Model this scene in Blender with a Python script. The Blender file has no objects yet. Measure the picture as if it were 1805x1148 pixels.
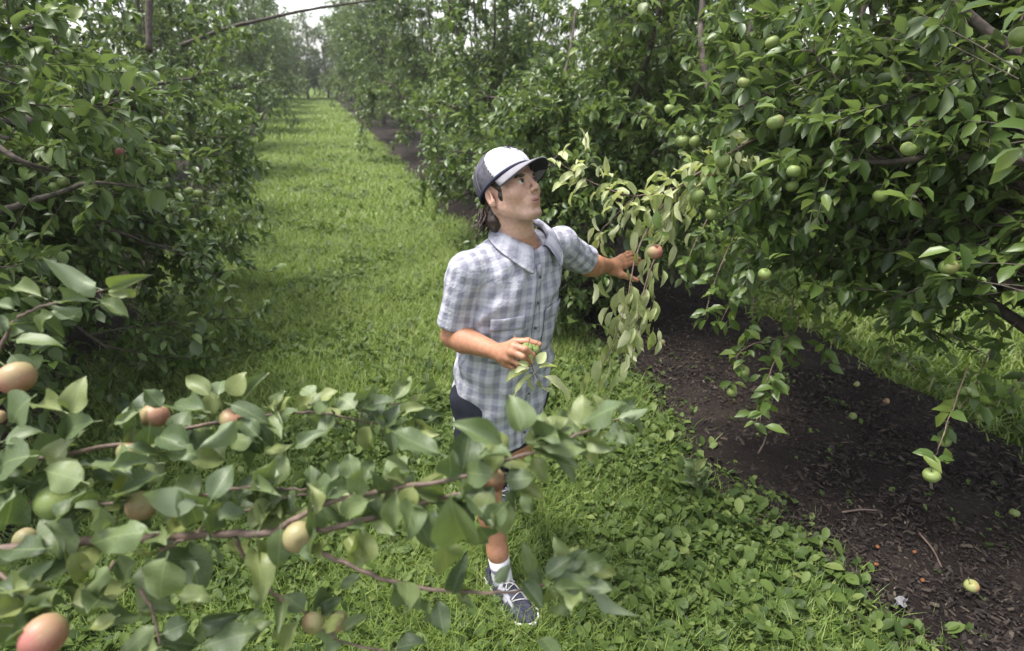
import bpy, math, random
import numpy as np
from mathutils import Matrix, Vector, Quaternion

# ------------------------------------------------------------------ camera, sky, sun, exposure
S = bpy.context.scene
COL = S.collection
PITCH, YAW, CAMH, FPX = math.radians(24.4), math.radians(18.7), 2.05, 1000.0
cam = bpy.data.cameras.new('camera')
cam.sensor_width = 36.0
cam.lens = 36.0 * FPX / 1805.0
cam.dof.use_dof = True
cam.dof.focus_distance = 2.0
cam.dof.aperture_fstop = 2.6
cam.clip_start, cam.clip_end = 0.05, 600.0
camo = bpy.data.objects.new('camera', cam)
camo.location = (0, 0, CAMH)
camo.rotation_euler = (math.pi / 2 - PITCH, 0, -YAW)
COL.objects.link(camo)
S.camera = camo

SUN_EL, SUN_AZ = math.radians(70), math.radians(-62)      # azimuth from +Y towards +X
world = bpy.data.worlds.new('World')
S.world = world
world.use_nodes = True
wn, wl = world.node_tree.nodes, world.node_tree.links
wn.clear()
w_out = wn.new('ShaderNodeOutputWorld')
w_bg = wn.new('ShaderNodeBackground')
w_sky = wn.new('ShaderNodeTexSky')
w_sky.sky_type = 'NISHITA'
w_sky.sun_disc = False
w_sky.sun_elevation = SUN_EL
w_sky.sun_rotation = SUN_AZ
w_sky.air_density = 1.0
w_sky.dust_density = 2.5
w_sky.ozone_density = 0.6
w_hs = wn.new('ShaderNodeHueSaturation')                  # a thin white overcast
w_hs.inputs['Saturation'].default_value = 0.30
w_bg.inputs['Strength'].default_value = 0.15
wl.new(w_sky.outputs[0], w_hs.inputs['Color'])
wl.new(w_hs.outputs[0], w_bg.inputs['Color'])
wl.new(w_bg.outputs[0], w_out.inputs['Surface'])

sun = bpy.data.lights.new('sun', 'SUN')
sun.energy = 2.0
sun.angle = math.radians(20)
sun.color = (1.0, 0.96, 0.9)
suno = bpy.data.objects.new('sun', sun)
sd = Vector((math.cos(SUN_EL) * math.sin(SUN_AZ), math.cos(SUN_EL) * math.cos(SUN_AZ), math.sin(SUN_EL)))
suno.rotation_euler = sd.to_track_quat('Z', 'Y').to_euler()
suno.location = (0, 0, 30)
COL.objects.link(suno)

S.view_settings.view_transform = 'Standard'
S.view_settings.look = 'None'
S.view_settings.gamma = 1.0
S.view_settings.use_curve_mapping = False
S.view_settings.exposure = 1.68
S.render.engine = 'CYCLES'
S.cycles.max_bounces = 6
S.cycles.diffuse_bounces = 3
S.cycles.glossy_bounces = 2
S.cycles.transmission_bounces = 3
S.cycles.transparent_max_bounces = 4
S.cycles.caustics_reflective = False
S.cycles.caustics_refractive = False
S.cycles.use_denoising = True

# ------------------------------------------------------------------ measuring helpers
rng = np.random.default_rng(11)
random.seed(5)
_cy, _sy = math.cos(YAW), math.sin(YAW)
FH = np.array([_sy, _cy, 0.0])                # horizontal view direction
RV = np.array([_cy, -_sy, 0.0])               # to the right
FV = FH * math.cos(PITCH) + np.array([0, 0, -math.sin(PITCH)])
UV_ = np.cross(RV, FV)
CAM = np.array([0, 0, CAMH])

def P(px, py, depth):
    """the point of the place that the photograph shows at (px, py), depth metres along the lens axis"""
    return CAM + depth * ((px - 902.5) / FPX * RV + (574.0 - py) / FPX * UV_ + FV)

def Pd(px, py, d):
    """the same, d metres away measured along the ground"""
    yu = (574.0 - py) / FPX
    return P(px, py, d / (math.cos(PITCH) + yu * math.sin(PITCH)))

def Pg(px, py, z=0.0):
    yu = (574.0 - py) / FPX
    return P(px, py, (CAMH - z) / (math.sin(PITCH) - yu * math.cos(PITCH)))

def proj(p):
    q = np.asarray(p) - CAM
    dep = q @ FV
    dd = np.where(np.abs(dep) < 1e-4, 1e-4, dep)
    return 902.5 + FPX * (q @ RV) / dd, 574.0 - FPX * (q @ UV_) / dd, dep

def nrm(v):
    v = np.asarray(v, float)
    return v / (np.linalg.norm(v, axis=-1, keepdims=True) + 1e-12)

# ------------------------------------------------------------------ object helpers
def tag(o, label=None, cat=None, group=None, kind=None):
    if label: o['label'] = label
    if cat: o['category'] = cat
    if group: o['group'] = group
    if kind: o['kind'] = kind
    return o

def empty(name, loc, rz=0.0):
    o = bpy.data.objects.new(name, None)
    o.empty_display_size = 0.1
    o.location = loc
    o.rotation_euler = (0, 0, rz)
    COL.objects.link(o)
    return o

def mesh_np(name, V, F, smooth=True):
    """V (n,3); F a list of (k,3)/(k,4) int arrays"""
    me = bpy.data.meshes.new(name)
    V = np.asarray(V, np.float32)
    if isinstance(F, np.ndarray): F = [F]
    F = [np.asarray(f, np.int32) for f in F if len(f)]
    me.vertices.add(len(V))
    me.vertices.foreach_set('co', V.ravel())
    loops = np.concatenate([f.ravel() for f in F])
    tot = np.concatenate([np.full(len(f), f.shape[1], np.int32) for f in F])
    start = np.concatenate([[0], np.cumsum(tot)[:-1]]).astype(np.int32)
    me.loops.add(len(loops))
    me.loops.foreach_set('vertex_index', loops)
    me.polygons.add(len(tot))
    me.polygons.foreach_set('loop_start', start)
    me.polygons.foreach_set('loop_total', tot)
    me.polygons.foreach_set('use_smooth', np.full(len(tot), smooth, bool))
    me.update(calc_edges=True)
    me.validate()
    return me

def attr(me, name, data, typ='FLOAT'):
    a = me.attributes.new(name, typ, 'POINT')
    key = {'FLOAT': 'value', 'FLOAT_VECTOR': 'vector', 'FLOAT_COLOR': 'color'}[typ]
    a.data.foreach_set(key, np.asarray(data, np.float32).ravel())

def link(name, me, mat=None, parent=None, world_m=None):
    o = bpy.data.objects.new(name, me)
    COL.objects.link(o)
    if mat is not None:
        if len(me.materials) == 0: me.materials.append(mat)
    if parent is not None:
        o.parent = parent
    if world_m is not None:
        o.matrix_basis = world_m
    return o

def local(parent, V):
    """world points into the frame of an unscaled parent Empty turned about z"""
    c, s = math.cos(parent.rotation_euler.z), math.sin(parent.rotation_euler.z)
    q = np.asarray(V, float) - np.array(parent.location)
    return np.stack([q[..., 0] * c + q[..., 1] * s, -q[..., 0] * s + q[..., 1] * c, q[..., 2]], -1)

class MB:
    """collects shapes for ONE mesh"""
    def __init__(s): s.v, s.f, s.n = [], [], 0
    def add(s, V, F):
        s.v.append(np.asarray(V, float))
        for f in (F if isinstance(F, list) else [F]): s.f.append(np.asarray(f) + s.n)
        s.n += len(V)
    def tube(s, pts, rad, sides=6, cap=True):
        pts = np.asarray(pts, float)
        n = len(pts)
        rad = np.broadcast_to(np.asarray(rad, float), (n,))
        tg = np.gradient(pts, axis=0)
        tg = nrm(tg)
        up = np.array([0.31, 0.22, 0.93]) if abs(tg[0, 2]) < .9 else np.array([1., 0.1, 0])
        fr = []
        a = nrm(np.cross(tg[0], up))
        for i in range(n):
            a = nrm(a - tg[i] * (a @ tg[i]))
            fr.append((a, np.cross(tg[i], a)))
        an = np.arange(sides) * 2 * math.pi / sides
        V = np.concatenate([pts[i] + rad[i] * (np.cos(an)[:, None] * fr[i][0] + np.sin(an)[:, None] * fr[i][1]) for i in range(n)])
        i, j = np.meshgrid(np.arange(n - 1), np.arange(sides), indexing='ij')
        i, j = i.ravel(), j.ravel()
        k = (j + 1) % sides
        F = [np.stack([i * sides + j, i * sides + k, (i + 1) * sides + k, (i + 1) * sides + j], 1)]
        if cap:
            V = np.concatenate([V, pts[:1], pts[-1:]])
            jj = np.arange(sides); kk = (jj + 1) % sides
            F.append(np.stack([kk, jj, np.full(sides, n * sides)], 1))
            F.append(np.stack([(n - 1) * sides + jj, (n - 1) * sides + kk, np.full(sides, n * sides + 1)], 1))
        s.add(V, F)
    def mesh(s, name, smooth=True):
        q = [f for f in s.f if f.shape[1] == 4]
        t = [f for f in s.f if f.shape[1] == 3]
        F = []
        if q: F.append(np.concatenate(q))
        if t: F.append(np.concatenate(t))
        return mesh_np(name, np.concatenate(s.v), F, smooth)

def smooth_line(pts, n):
    """Catmull-Rom through the points"""
    pts = np.asarray(pts, float)
    if len(pts) == 2:
        t = np.linspace(0, 1, n)[:, None]
        return pts[0] * (1 - t) + pts[1] * t
    e = np.concatenate([[2 * pts[0] - pts[1]], pts, [2 * pts[-1] - pts[-2]]])
    out = []
    for u in np.linspace(0, len(pts) - 1 - 1e-6, n):
        i = int(u); t = u - i
        a, b, c, d = e[i], e[i + 1], e[i + 2], e[i + 3]
        out.append(.5 * (2 * b + (c - a) * t + (2 * a - 5 * b + 4 * c - d) * t * t + (3 * b - a - 3 * c + d) * t ** 3))
    return np.array(out)

# ------------------------------------------------------------------ materials
def new_mat(name):
    m = bpy.data.materials.new(name)
    m.use_nodes = True
    n = m.node_tree.nodes
    n.clear()
    out = n.new('ShaderNodeOutputMaterial')
    return m, n, m.node_tree.links, out

def ramp(n, stops, interp='LINEAR'):
    r = n.new('ShaderNodeValToRGB')
    r.color_ramp.interpolation = interp
    e = r.color_ramp.elements
    while len(e) > 1: e.remove(e[-1])
    e[0].position, e[0].color = stops[0][0], (*stops[0][1], 1)
    for p, c in stops[1:]:
        x = e.new(p); x.color = (*c, 1)
    return r

def math_n(n, l, op, a, b=None, clamp=False):
    m = n.new('ShaderNodeMath'); m.operation = op; m.use_clamp = clamp
    for i, v in enumerate((a, b)):
        if v is None: continue
        if isinstance(v, (int, float)): m.inputs[i].default_value = v
        else: l.new(v, m.inputs[i])
    return m.outputs[0]

def mix_n(n, l, fac, a, b, mode='MIX'):
    m = n.new('ShaderNodeMix'); m.data_type = 'RGBA'; m.blend_type = mode
    for s, v in ((0, fac), (6, a), (7, b)):
        if isinstance(v, (int, float)): m.inputs[s].default_value = v
        elif isinstance(v, tuple): m.inputs[s].default_value = (*v, 1)
        else: l.new(v, m.inputs[s])
    return m.outputs[2]

def noise_n(n, l, scale, detail=3, vec=None, rough=.55):
    t = n.new('ShaderNodeTexNoise')
    t.inputs['Scale'].default_value = scale
    t.inputs['Detail'].default_value = detail
    t.inputs['Roughness'].default_value = rough
    if vec is not None: l.new(vec, t.inputs['Vector'])
    return t

def leaf_mat(name, greens, under, per_object, trans=.28, rough=.42, veins=False, spec=.45):
    m, n, l, out = new_mat(name)
    if per_object:
        oi = n.new('ShaderNodeObjectInfo'); rnd = oi.outputs['Random']
    else:
        at = n.new('ShaderNodeAttribute'); at.attribute_name = 'rnd'; rnd = at.outputs['Fac']
    rp = ramp(n, [(i / (len(greens) - 1), c) for i, c in enumerate(greens)])
    l.new(rnd, rp.inputs[0])
    col = rp.outputs[0]
    bs = n.new('ShaderNodeBsdfPrincipled')
    if veins:
        uv = n.new('ShaderNodeAttribute'); uv.attribute_name = 'leaf_uv'
        sp = n.new('ShaderNodeSeparateXYZ'); l.new(uv.outputs['Vector'], sp.inputs[0])
        ax = math_n(n, l, 'ABSOLUTE', sp.outputs[0])
        mid = math_n(n, l, 'LESS_THAN', ax, .035)
        tilt = math_n(n, l, 'SUBTRACT', sp.outputs[1], math_n(n, l, 'MULTIPLY', ax, .22))
        sw = math_n(n, l, 'SINE', math_n(n, l, 'MULTIPLY', tilt, 66.0))
        side = math_n(n, l, 'MULTIPLY', math_n(n, l, 'GREATER_THAN', sw, .80), .07)
        v = math_n(n, l, 'MAXIMUM', math_n(n, l, 'MULTIPLY', mid, .55), side)
        tc = n.new('ShaderNodeTexCoord')
        nz = noise_n(n, l, 55, 4, tc.outputs['Object'])
        blot = ramp(n, [(.3, (.72, .72, .72)), (.7, (1.2, 1.2, 1.15))]); l.new(nz.outputs[0], blot.inputs[0])
        col = mix_n(n, l, 1.0, col, blot.outputs[0], 'MULTIPLY')
        col = mix_n(n, l, v, col, (.22, .27, .11))
        n5 = noise_n(n, l, 26, 5, tc.outputs['Object'], .7)
        pw = ramp(n, [(.42, (0, 0, 0)), (.70, (.22, .22, .22))]); l.new(n5.outputs[0], pw.inputs[0])
        col = mix_n(n, l, pw.outputs[0], col, (.24, .285, .175))       # powdery whitish sheen, mottled into the leaf colour
        # scab spots and brown edges on some leaves
        ad = n.new('ShaderNodeVectorMath'); ad.operation = 'ADD'
        l.new(tc.outputs['Object'], ad.inputs[0])
        cb = n.new('ShaderNodeCombineXYZ'); l.new(math_n(n, l, 'MULTIPLY', rnd, 9.0), cb.inputs[0]); l.new(cb.outputs[0], ad.inputs[1])
        n2 = noise_n(n, l, 42, 2, ad.outputs[0])
        spot = ramp(n, [(.68, (0, 0, 0)), (.73, (1, 1, 1))]); l.new(n2.outputs[0], spot.inputs[0])
        col = mix_n(n, l, math_n(n, l, 'MULTIPLY', spot.outputs[0], .75), col, (.10, .062, .035))
        bp = n.new('ShaderNodeBump'); bp.inputs['Strength'].default_value = .12; bp.inputs['Distance'].default_value = .002
        hh = math_n(n, l, 'ADD', math_n(n, l, 'MULTIPLY', sw, .35), math_n(n, l, 'MULTIPLY', nz.outputs[0], 4.0))
        l.new(hh, bp.inputs['Height']); l.new(bp.outputs[0], bs.inputs['Normal'])
    ge = n.new('ShaderNodeNewGeometry')
    col = mix_n(n, l, ge.outputs['Backfacing'], col, under)
    l.new(col, bs.inputs['Base Color'])
    bs.inputs['Roughness'].default_value = rough
    bs.inputs['Specular IOR Level'].default_value = spec
    tr = n.new('ShaderNodeBsdfTranslucent')
    tcol = mix_n(n, l, 1.0, col, (1.15, 1.25, .55), 'MULTIPLY')
    l.new(tcol, tr.inputs['Color'])
    mx = n.new('ShaderNodeMixShader'); mx.inputs[0].default_value = trans
    l.new(bs.outputs[0], mx.inputs[1]); l.new(tr.outputs[0], mx.inputs[2])
    l.new(mx.outputs[0], out.inputs['Surface'])
    return m

GREENS = [(.042, .076, .018), (.070, .115, .026), (.100, .155, .036), (.170, .220, .050)]
HERO_GREENS = [(.044, .070, .028), (.072, .106, .042), (.100, .140, .056), (.135, .172, .066), (.19, .215, .066)]
M = {}
M['leaf_bulk'] = leaf_mat('apple foliage', GREENS, (.125, .165, .080), False, .36, .38)
M['leaf_part'] = leaf_mat('apple leaf', GREENS, (.130, .170, .090), True, .34, .40, True)
M['leaf_hero'] = leaf_mat('near apple leaf', HERO_GREENS, (.17, .21, .12), True, .25, .45, True)
M['leaf_pale'] = leaf_mat('pale turned apple leaf', [(.25, .29, .11), (.35, .385, .18), (.45, .465, .27)], (.42, .44, .27), True, .3, .5, True)
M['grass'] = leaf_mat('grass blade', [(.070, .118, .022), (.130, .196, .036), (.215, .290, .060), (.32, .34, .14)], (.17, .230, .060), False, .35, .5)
M['weed'] = leaf_mat('broad weed leaf', [(.028, .052, .011), (.055, .090, .018), (.092, .136, .031), (.16, .20, .062)], (.095, .130, .046), False, .3, .55, spec=.25)

def simple_mat(name, col, rough=.6, spec=.4, noise=None, bump=None, col2=None, sss=0.0, metal=0.0):
    m, n, l, out = new_mat(name)
    bs = n.new('ShaderNodeBsdfPrincipled')
    bs.inputs['Roughness'].default_value = rough
    bs.inputs['Specular IOR Level'].default_value = spec
    bs.inputs['Metallic'].default_value = metal
    bs.inputs['Base Color'].default_value = (*col, 1)
    tc = n.new('ShaderNodeTexCoord')
    if noise:
        nz = noise_n(n, l, noise, 4, tc.outputs['Object'])
        rp = ramp(n, [(.35, col), (.68, col2 or tuple(c * .6 for c in col))])
        l.new(nz.outputs[0], rp.inputs[0]); l.new(rp.outputs[0], bs.inputs['Base Color'])
        if bump:
            bp = n.new('ShaderNodeBump'); bp.inputs['Strength'].default_value = bump; bp.inputs['Distance'].default_value = .01
            l.new(nz.outputs[0], bp.inputs['Height']); l.new(bp.outputs[0], bs.inputs['Normal'])
    if sss:
        bs.inputs['Subsurface Weight'].default_value = sss
        bs.inputs['Subsurface Radius'].default_value = (.012, .005, .003)
    l.new(bs.outputs[0], out.inputs['Surface'])
    return m

M['bark'] = simple_mat('apple bark', (.10, .082, .070), .85, .2, 28, .7, (.042, .034, .030))
M['twig'] = simple_mat('young apple bark', (.155, .105, .080), .6, .35, 60, .4, (.085, .060, .050))
M['stem'] = simple_mat('green fruit stem', (.10, .12, .045), .6)

def apple_mat(name, green, blush, amount):
    m, n, l, out = new_mat(name)
    bs = n.new('ShaderNodeBsdfPrincipled')
    tc = n.new('ShaderNodeTexCoord'); oi = n.new('ShaderNodeObjectInfo')
    ad = n.new('ShaderNodeVectorMath'); ad.operation = 'ADD'
    cb = n.new('ShaderNodeCombineXYZ'); l.new(math_n(n, l, 'MULTIPLY', oi.outputs['Random'], 20.0), cb.inputs[1])
    l.new(tc.outputs['Object'], ad.inputs[0]); l.new(cb.outputs[0], ad.inputs[1])
    n1 = noise_n(n, l, 16, 2, ad.outputs[0])
    sp = n.new('ShaderNodeSeparateXYZ'); l.new(tc.outputs['Object'], sp.inputs[0])
    side = math_n(n, l, 'MULTIPLY', sp.outputs[0], 9.0)
    f = math_n(n, l, 'ADD', math_n(n, l, 'ADD', side, n1.outputs[0]), amount - .75)
    rp = ramp(n, [(.15, (0, 0, 0)), (.75, (1, 1, 1))]); l.new(f, rp.inputs[0])
    col = mix_n(n, l, rp.outputs[0], green, blush)
    n2 = noise_n(n, l, 240, 2, ad.outputs[0])
    fl = ramp(n, [(.62, (0, 0, 0)), (.70, (1, 1, 1))]); l.new(n2.outputs[0], fl.inputs[0])
    col = mix_n(n, l, math_n(n, l, 'MULTIPLY', fl.outputs[0], .35), col, (.40, .37, .22))
    l.new(col, bs.inputs['Base Color'])
    bs.inputs['Roughness'].default_value = .48
    bs.inputs['Specular IOR Level'].default_value = .35
    bs.inputs['Subsurface Weight'].default_value = .0
    l.new(bs.outputs[0], out.inputs['Surface'])
    return m
M['apple_green'] = apple_mat('green apple skin', (.150, .195, .058), (.27, .18, .085), .25)
M['apple_blush'] = apple_mat('blushed apple skin', (.25, .235, .105), (.31, .115, .095), .80)
M['apple_russet'] = apple_mat('russet apple skin', (.22, .21, .095), (.27, .155, .095), .70)
M['apple_fallen'] = apple_mat('fallen apple skin', (.26, .27, .10), (.36, .12, .06), .45)
M['calyx'] = simple_mat('dry calyx', (.06, .045, .03), .9)

# ------------------------------------------------------------------ leaves
def leaf_template(rows, cols, fold=.28, droop=.22, curl=.0, wave=.0, seed=0, width=.58):
    """a pointed oval leaf 1 long (along y), stalk at the origin; rows of verts across"""
    r = np.random.default_rng(seed)
    V, uv = [], []
    ts = np.linspace(.0, 1, rows)
    stalk = .14
    ph = r.uniform(0, 6.28)
    for t in ts:
        w = width * .5 * (math.sin(math.pi * min(1, t ** .92)) ** .72) * (1 - .16 * t) * 1.08 if 0 < t < 1 else .004
        for c in np.linspace(-1, 1, cols):
            x = c * w
            z = abs(x) * fold * 1.6 - droop * t * t + curl * c * t * .25
            z += wave * math.sin(t * 11 + ph + c * 1.3) * abs(c) ** 2
            V.append((x, stalk + t * (1 - stalk), z))
            uv.append((c * w / (.5 * width), t, 0))
    F = [(i * cols + j, i * cols + j + 1, (i + 1) * cols + j + 1, (i + 1) * cols + j) for i in range(rows - 1) for j in range(cols - 1)]
    V, uv = np.array(V), np.array(uv)
    # stalk: a thin folded strip
    b = len(V)
    V = np.concatenate([V, [(-.010, 0, 0), (.010, 0, 0), (.007, stalk + .03, -.004), (-.007, stalk + .03, -.004)]])
    uv = np.concatenate([uv, [(0, 0, 0)] * 4])
    F.append((b, b + 1, b + 2, b + 3))
    return V, np.array(F), uv

def leaf_mesh(name, mat, **k):
    V, F, uv = leaf_template(**k)
    me = mesh_np(name, V, F)
    attr(me, 'leaf_uv', uv, 'FLOAT_VECTOR')
    me.materials.append(mat)
    return me

HERO = [leaf_mesh('apple_leaf', M['leaf_hero'], rows=9, cols=5, fold=f * 1.25, droop=d, curl=c, wave=wv * 1.5, seed=i, width=w)
        for i, (f, d, c, w, wv) in enumerate([(.22, .20, .5, .60, .03), (.42, .10, -.5, .56, .05), (.10, .34, .4, .68, .02), (.55, .24, 0, .50, .05), (.15, -.10, -.6, .64, .04), (.30, .48, .5, .56, .06), (-.12, .30, .3, .60, .04), (.70, .38, -.2, .54, .03)])]
PART = [leaf_mesh('tree_leaf', M['leaf_part'], rows=6, cols=3, fold=f, droop=d, curl=c, wave=.02, seed=i + 20, width=w)
        for i, (f, d, c, w) in enumerate([(.25, .22, .3, .58), (.35, .12, -.3, .54), (.15, .32, .2, .62), (.30, .40, -.1, .56)])]
PALE = [leaf_mesh('turned_leaf', M['leaf_pale'], rows=8, cols=3, fold=f, droop=d, curl=c, wave=.03, seed=i + 40, width=w)
        for i, (f, d, c, w) in enumerate([(.45, .25, .3, .38), (.35, .40, -.3, .33), (.55, .15, .2, .42)])]

# light templates for foliage in bulk: 8 triangles and 4 triangles
T8V = np.array([(0, 0, 0), (-.20, .30, .09), (0, .30, -.01), (.20, .30, .09), (-.23, .62, .03), (0, .62, -.08), (.23, .62, .03), (0, 1, -.24)], float)
T8F = np.array([(0, 2, 1), (0, 3, 2), (1, 2, 5), (1, 5, 4), (2, 3, 6), (2, 6, 5), (4, 5, 7), (5, 6, 7)])
T4V = np.array([(0, 0, 0), (-.27, .48, .06), (0, .48, -.04), (.27, .48, .06), (0, 1, -.2)], float)
T4F = np.array([(0, 2, 1), (0, 3, 2), (1, 2, 4), (2, 3, 4)])
TWV = np.array([(0, 0, 0), (-.19, .26, .05), (0, .26, -.02), (.19, .26, .05), (-.29, .56, .03), (0, .56, -.07), (.29, .56, .03), (-.22, .84, -.05), (0, .84, -.13), (.22, .84, -.05), (0, 1, -.20)], float)
TWF = np.array([(0, 2, 1), (0, 3, 2), (1, 2, 5), (1, 5, 4), (2, 3, 6), (2, 6, 5), (4, 5, 8), (4, 8, 7), (5, 6, 9), (5, 9, 8), (7, 8, 10), (8, 9, 10)])
TGV = np.array([(-.5, 0, 0), (.5, 0, 0), (.36, .55, -.05), (-.36, .55, -.05), (0, 1, -.28)], float)   # grass blade, x scaled separately
TGF = np.array([(0, 1, 2), (0, 2, 3), (3, 2, 4)])

def frames(direction, normal):
    d = nrm(direction)
    b = nrm(np.cross(d, normal))
    return b, d, np.cross(b, d)

def spread_leaves(name, pos, direction, normal, size, TV, TF, xs=None, rnd=None):
    b, d, n_ = frames(direction, normal)
    X = TV[None, :, 0, None] * (1.0 if xs is None else xs[:, None, None])
    V = pos[:, None, :] + size[:, None, None] * (X * b[:, None, :] + TV[None, :, 1, None] * d[:, None, :] + TV[None, :, 2, None] * n_[:, None, :])
    N, k = len(pos), len(TV)
    F = (TF[None] + (np.arange(N) * k)[:, None, None]).reshape(-1, 3)
    me = mesh_np(name, V.reshape(-1, 3), F)
    r = rng.random(N) if rnd is None else rnd
    attr(me, 'rnd', np.repeat(np.clip(r, 0, 1), k))
    return me

def leaf_matrix(pos, d, n_, size, wx=1.0):
    b, d, n_ = frames(np.asarray(d)[None], np.asarray(n_)[None])
    b, d, n_ = b[0], d[0], n_[0]
    m = Matrix.Identity(4)
    for i in range(3):
        m[i][0], m[i][1], m[i][2], m[i][3] = b[i] * size * wx, d[i] * size, n_[i] * size, pos[i]
    return m

def put(name, me, parent, m):
    """a part with its own place in the world, under an unscaled parent Empty"""
    o = bpy.data.objects.new(name, me)
    COL.objects.link(o)
    o.parent = parent
    pm = Matrix.Translation(parent.location) @ Matrix.Rotation(parent.rotation_euler.z, 4, 'Z')
    o.matrix_basis = pm.inverted() @ m
    return o

# ------------------------------------------------------------------ apples
def apple_mesh(name, mat, n=14, m=10):
    V = []
    for i in range(m + 1):
        a = math.pi * i / m
        r = math.sin(a) * (1 + .06 * math.cos(a))
        z = math.cos(a) * .93
        z -= .34 * math.exp(-(r / .30) ** 2) * (1 if z > 0 else -.55)
        for j in range(n):
            t = 2 * math.pi * j / n
            rr = r * (1 + .025 * math.cos(5 * t) * (1 if z < 0 else .3))
            V.append((rr * math.cos(t), rr * math.sin(t), z))
    F = [(i * n + j, (i + 1) * n + j, (i + 1) * n + (j + 1) % n, i * n + (j + 1) % n) for i in range(m) for j in range(n)]
    me = mesh_np(name, np.array(V) * 1.0, np.array(F))
    me.materials.append(mat)
    return me

def unit(me_list, s):
    for me in me_list:
        me.transform(Matrix.Scale(s, 4))
    return me_list
APPLE = {k: apple_mesh('apple_' + k, M['apple_' + k]) for k in ('green', 'blush', 'russet', 'fallen')}
unit(list(APPLE.values()), .028)                       # a fruit 56 mm across
_b = MB(); _b.tube([(0, 0, .012), (.001, 0, .026), (.004, .001, .042), (.010, .002, .056)], [.0018, .0014, .0016, .0022], 5)
STEM = _b.mesh('apple_stem'); STEM.materials.append(M['stem'])
_b = MB()
for k in range(5):
    t = k * 2 * math.pi / 5
    _b.tube([(.002 * math.cos(t), .002 * math.sin(t), -.0125), (.0045 * math.cos(t), .0045 * math.sin(t), -.0165), (.0030 * math.cos(t + .3), .0030 * math.sin(t + .3), -.021)], [.0016, .0013, .0005], 4)
CALYX = _b.mesh('apple_calyx'); CALYX.materials.append(M['calyx'])

def hang_apple(parent, pos, kind='green', r=.028, tilt=None, detail=True, spin=None):
    s = r / .028
    q = Quaternion((random.gauss(0, .25), random.gauss(0, .25), 1)).normalized() if tilt is None else Vector(tilt).to_track_quat('Z', 'Y')
    if tilt is None:
        q = Vector((random.gauss(0, .3), random.gauss(0, .3), 1)).to_track_quat('Z', 'Y')
    m = Matrix.Translation(Vector(pos)) @ q.to_matrix().to_4x4() @ Matrix.Rotation(random.uniform(0, 6.28) if spin is None else spin, 4, 'Z') @ Matrix.Diagonal((s, s, s * random.uniform(.9, 1.05), 1))
    o = put('apple', APPLE[kind], parent, m)
    if detail:
        link('apple_stem', STEM, None, o)
        link('calyx', CALYX, None, o)
    return o

# ------------------------------------------------------------------ the setting: ground, mulch, grass
def vnoise(x, y, s=0):
    """smooth made-up noise in [-1, 1]"""
    return (np.sin(x * 1.7 + 1.3 * np.sin(y * 1.1 + s) + s) + np.sin(y * 2.3 + 1.7 * np.sin(x * .9 - s * 2.1)) + np.sin((x + y) * 1.31 + s * 3.3) * .8) / 2.8

LANE_L, LANE_R, MULCH_R2, MULCH_L2 = -1.70, 1.90, 3.70, -3.55

def edge_wob(y, s):
    return .10 * np.sin(y * 1.9 + s) + .06 * np.sin(y * 4.7 + 2 * s) + .03 * np.sin(y * 11 + s)

m, n, l, out = new_mat('soil under grass')
bs = n.new('ShaderNodeBsdfPrincipled'); bs.inputs['Roughness'].default_value = .95; bs.inputs['Specular IOR Level'].default_value = .1
tc = n.new('ShaderNodeTexCoord')
n1 = noise_n(n, l, 1.2, 5, tc.outputs['Object']); n2 = noise_n(n, l, 38, 6, tc.outputs['Object'], .7)
r1 = ramp(n, [(.3, (.060, .095, .018)), (.55, (.100, .148, .028)), (.75, (.145, .190, .042))]); l.new(n1.outputs[0], r1.inputs[0])
r2 = ramp(n, [(.3, (.35, .35, .35)), (.65, (1.15, 1.15, 1.1))]); l.new(n2.outputs[0], r2.inputs[0])
l.new(mix_n(n, l, 1.0, r1.outputs[0], r2.outputs[0], 'MULTIPLY'), bs.inputs['Base Color'])
bp = n.new('ShaderNodeBump'); bp.inputs['Strength'].default_value = .9; bp.inputs['Distance'].default_value = .04
l.new(n2.outputs[0], bp.inputs['Height']); l.new(bp.outputs[0], bs.inputs['Normal'])
l.new(bs.outputs[0], out.inputs['Surface'])
M['soil'] = m

gx = np.concatenate([np.linspace(-250, -14, 12), np.linspace(-12, 14, 60), np.linspace(16, 250, 12)])
gy = np.concatenate([np.linspace(-60, -6, 6), np.linspace(-4, 30, 80), np.linspace(33, 320, 20)])
GX, GY = np.meshgrid(gx, gy, indexing='ij')
V = np.stack([GX, GY, .012 * vnoise(GX * 1.3, GY * 1.1, 2) - .012], -1).reshape(-1, 3)
a, b = len(gx), len(gy)
i, j = np.meshgrid(np.arange(a - 1), np.arange(b - 1), indexing='ij'); i, j = i.ravel(), j.ravel()
tag(link('ground', mesh_np('ground', V, np.stack([i * b + j, (i + 1) * b + j, (i + 1) * b + j + 1, i * b + j + 1], 1)), M['soil']), kind='structure')

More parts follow.
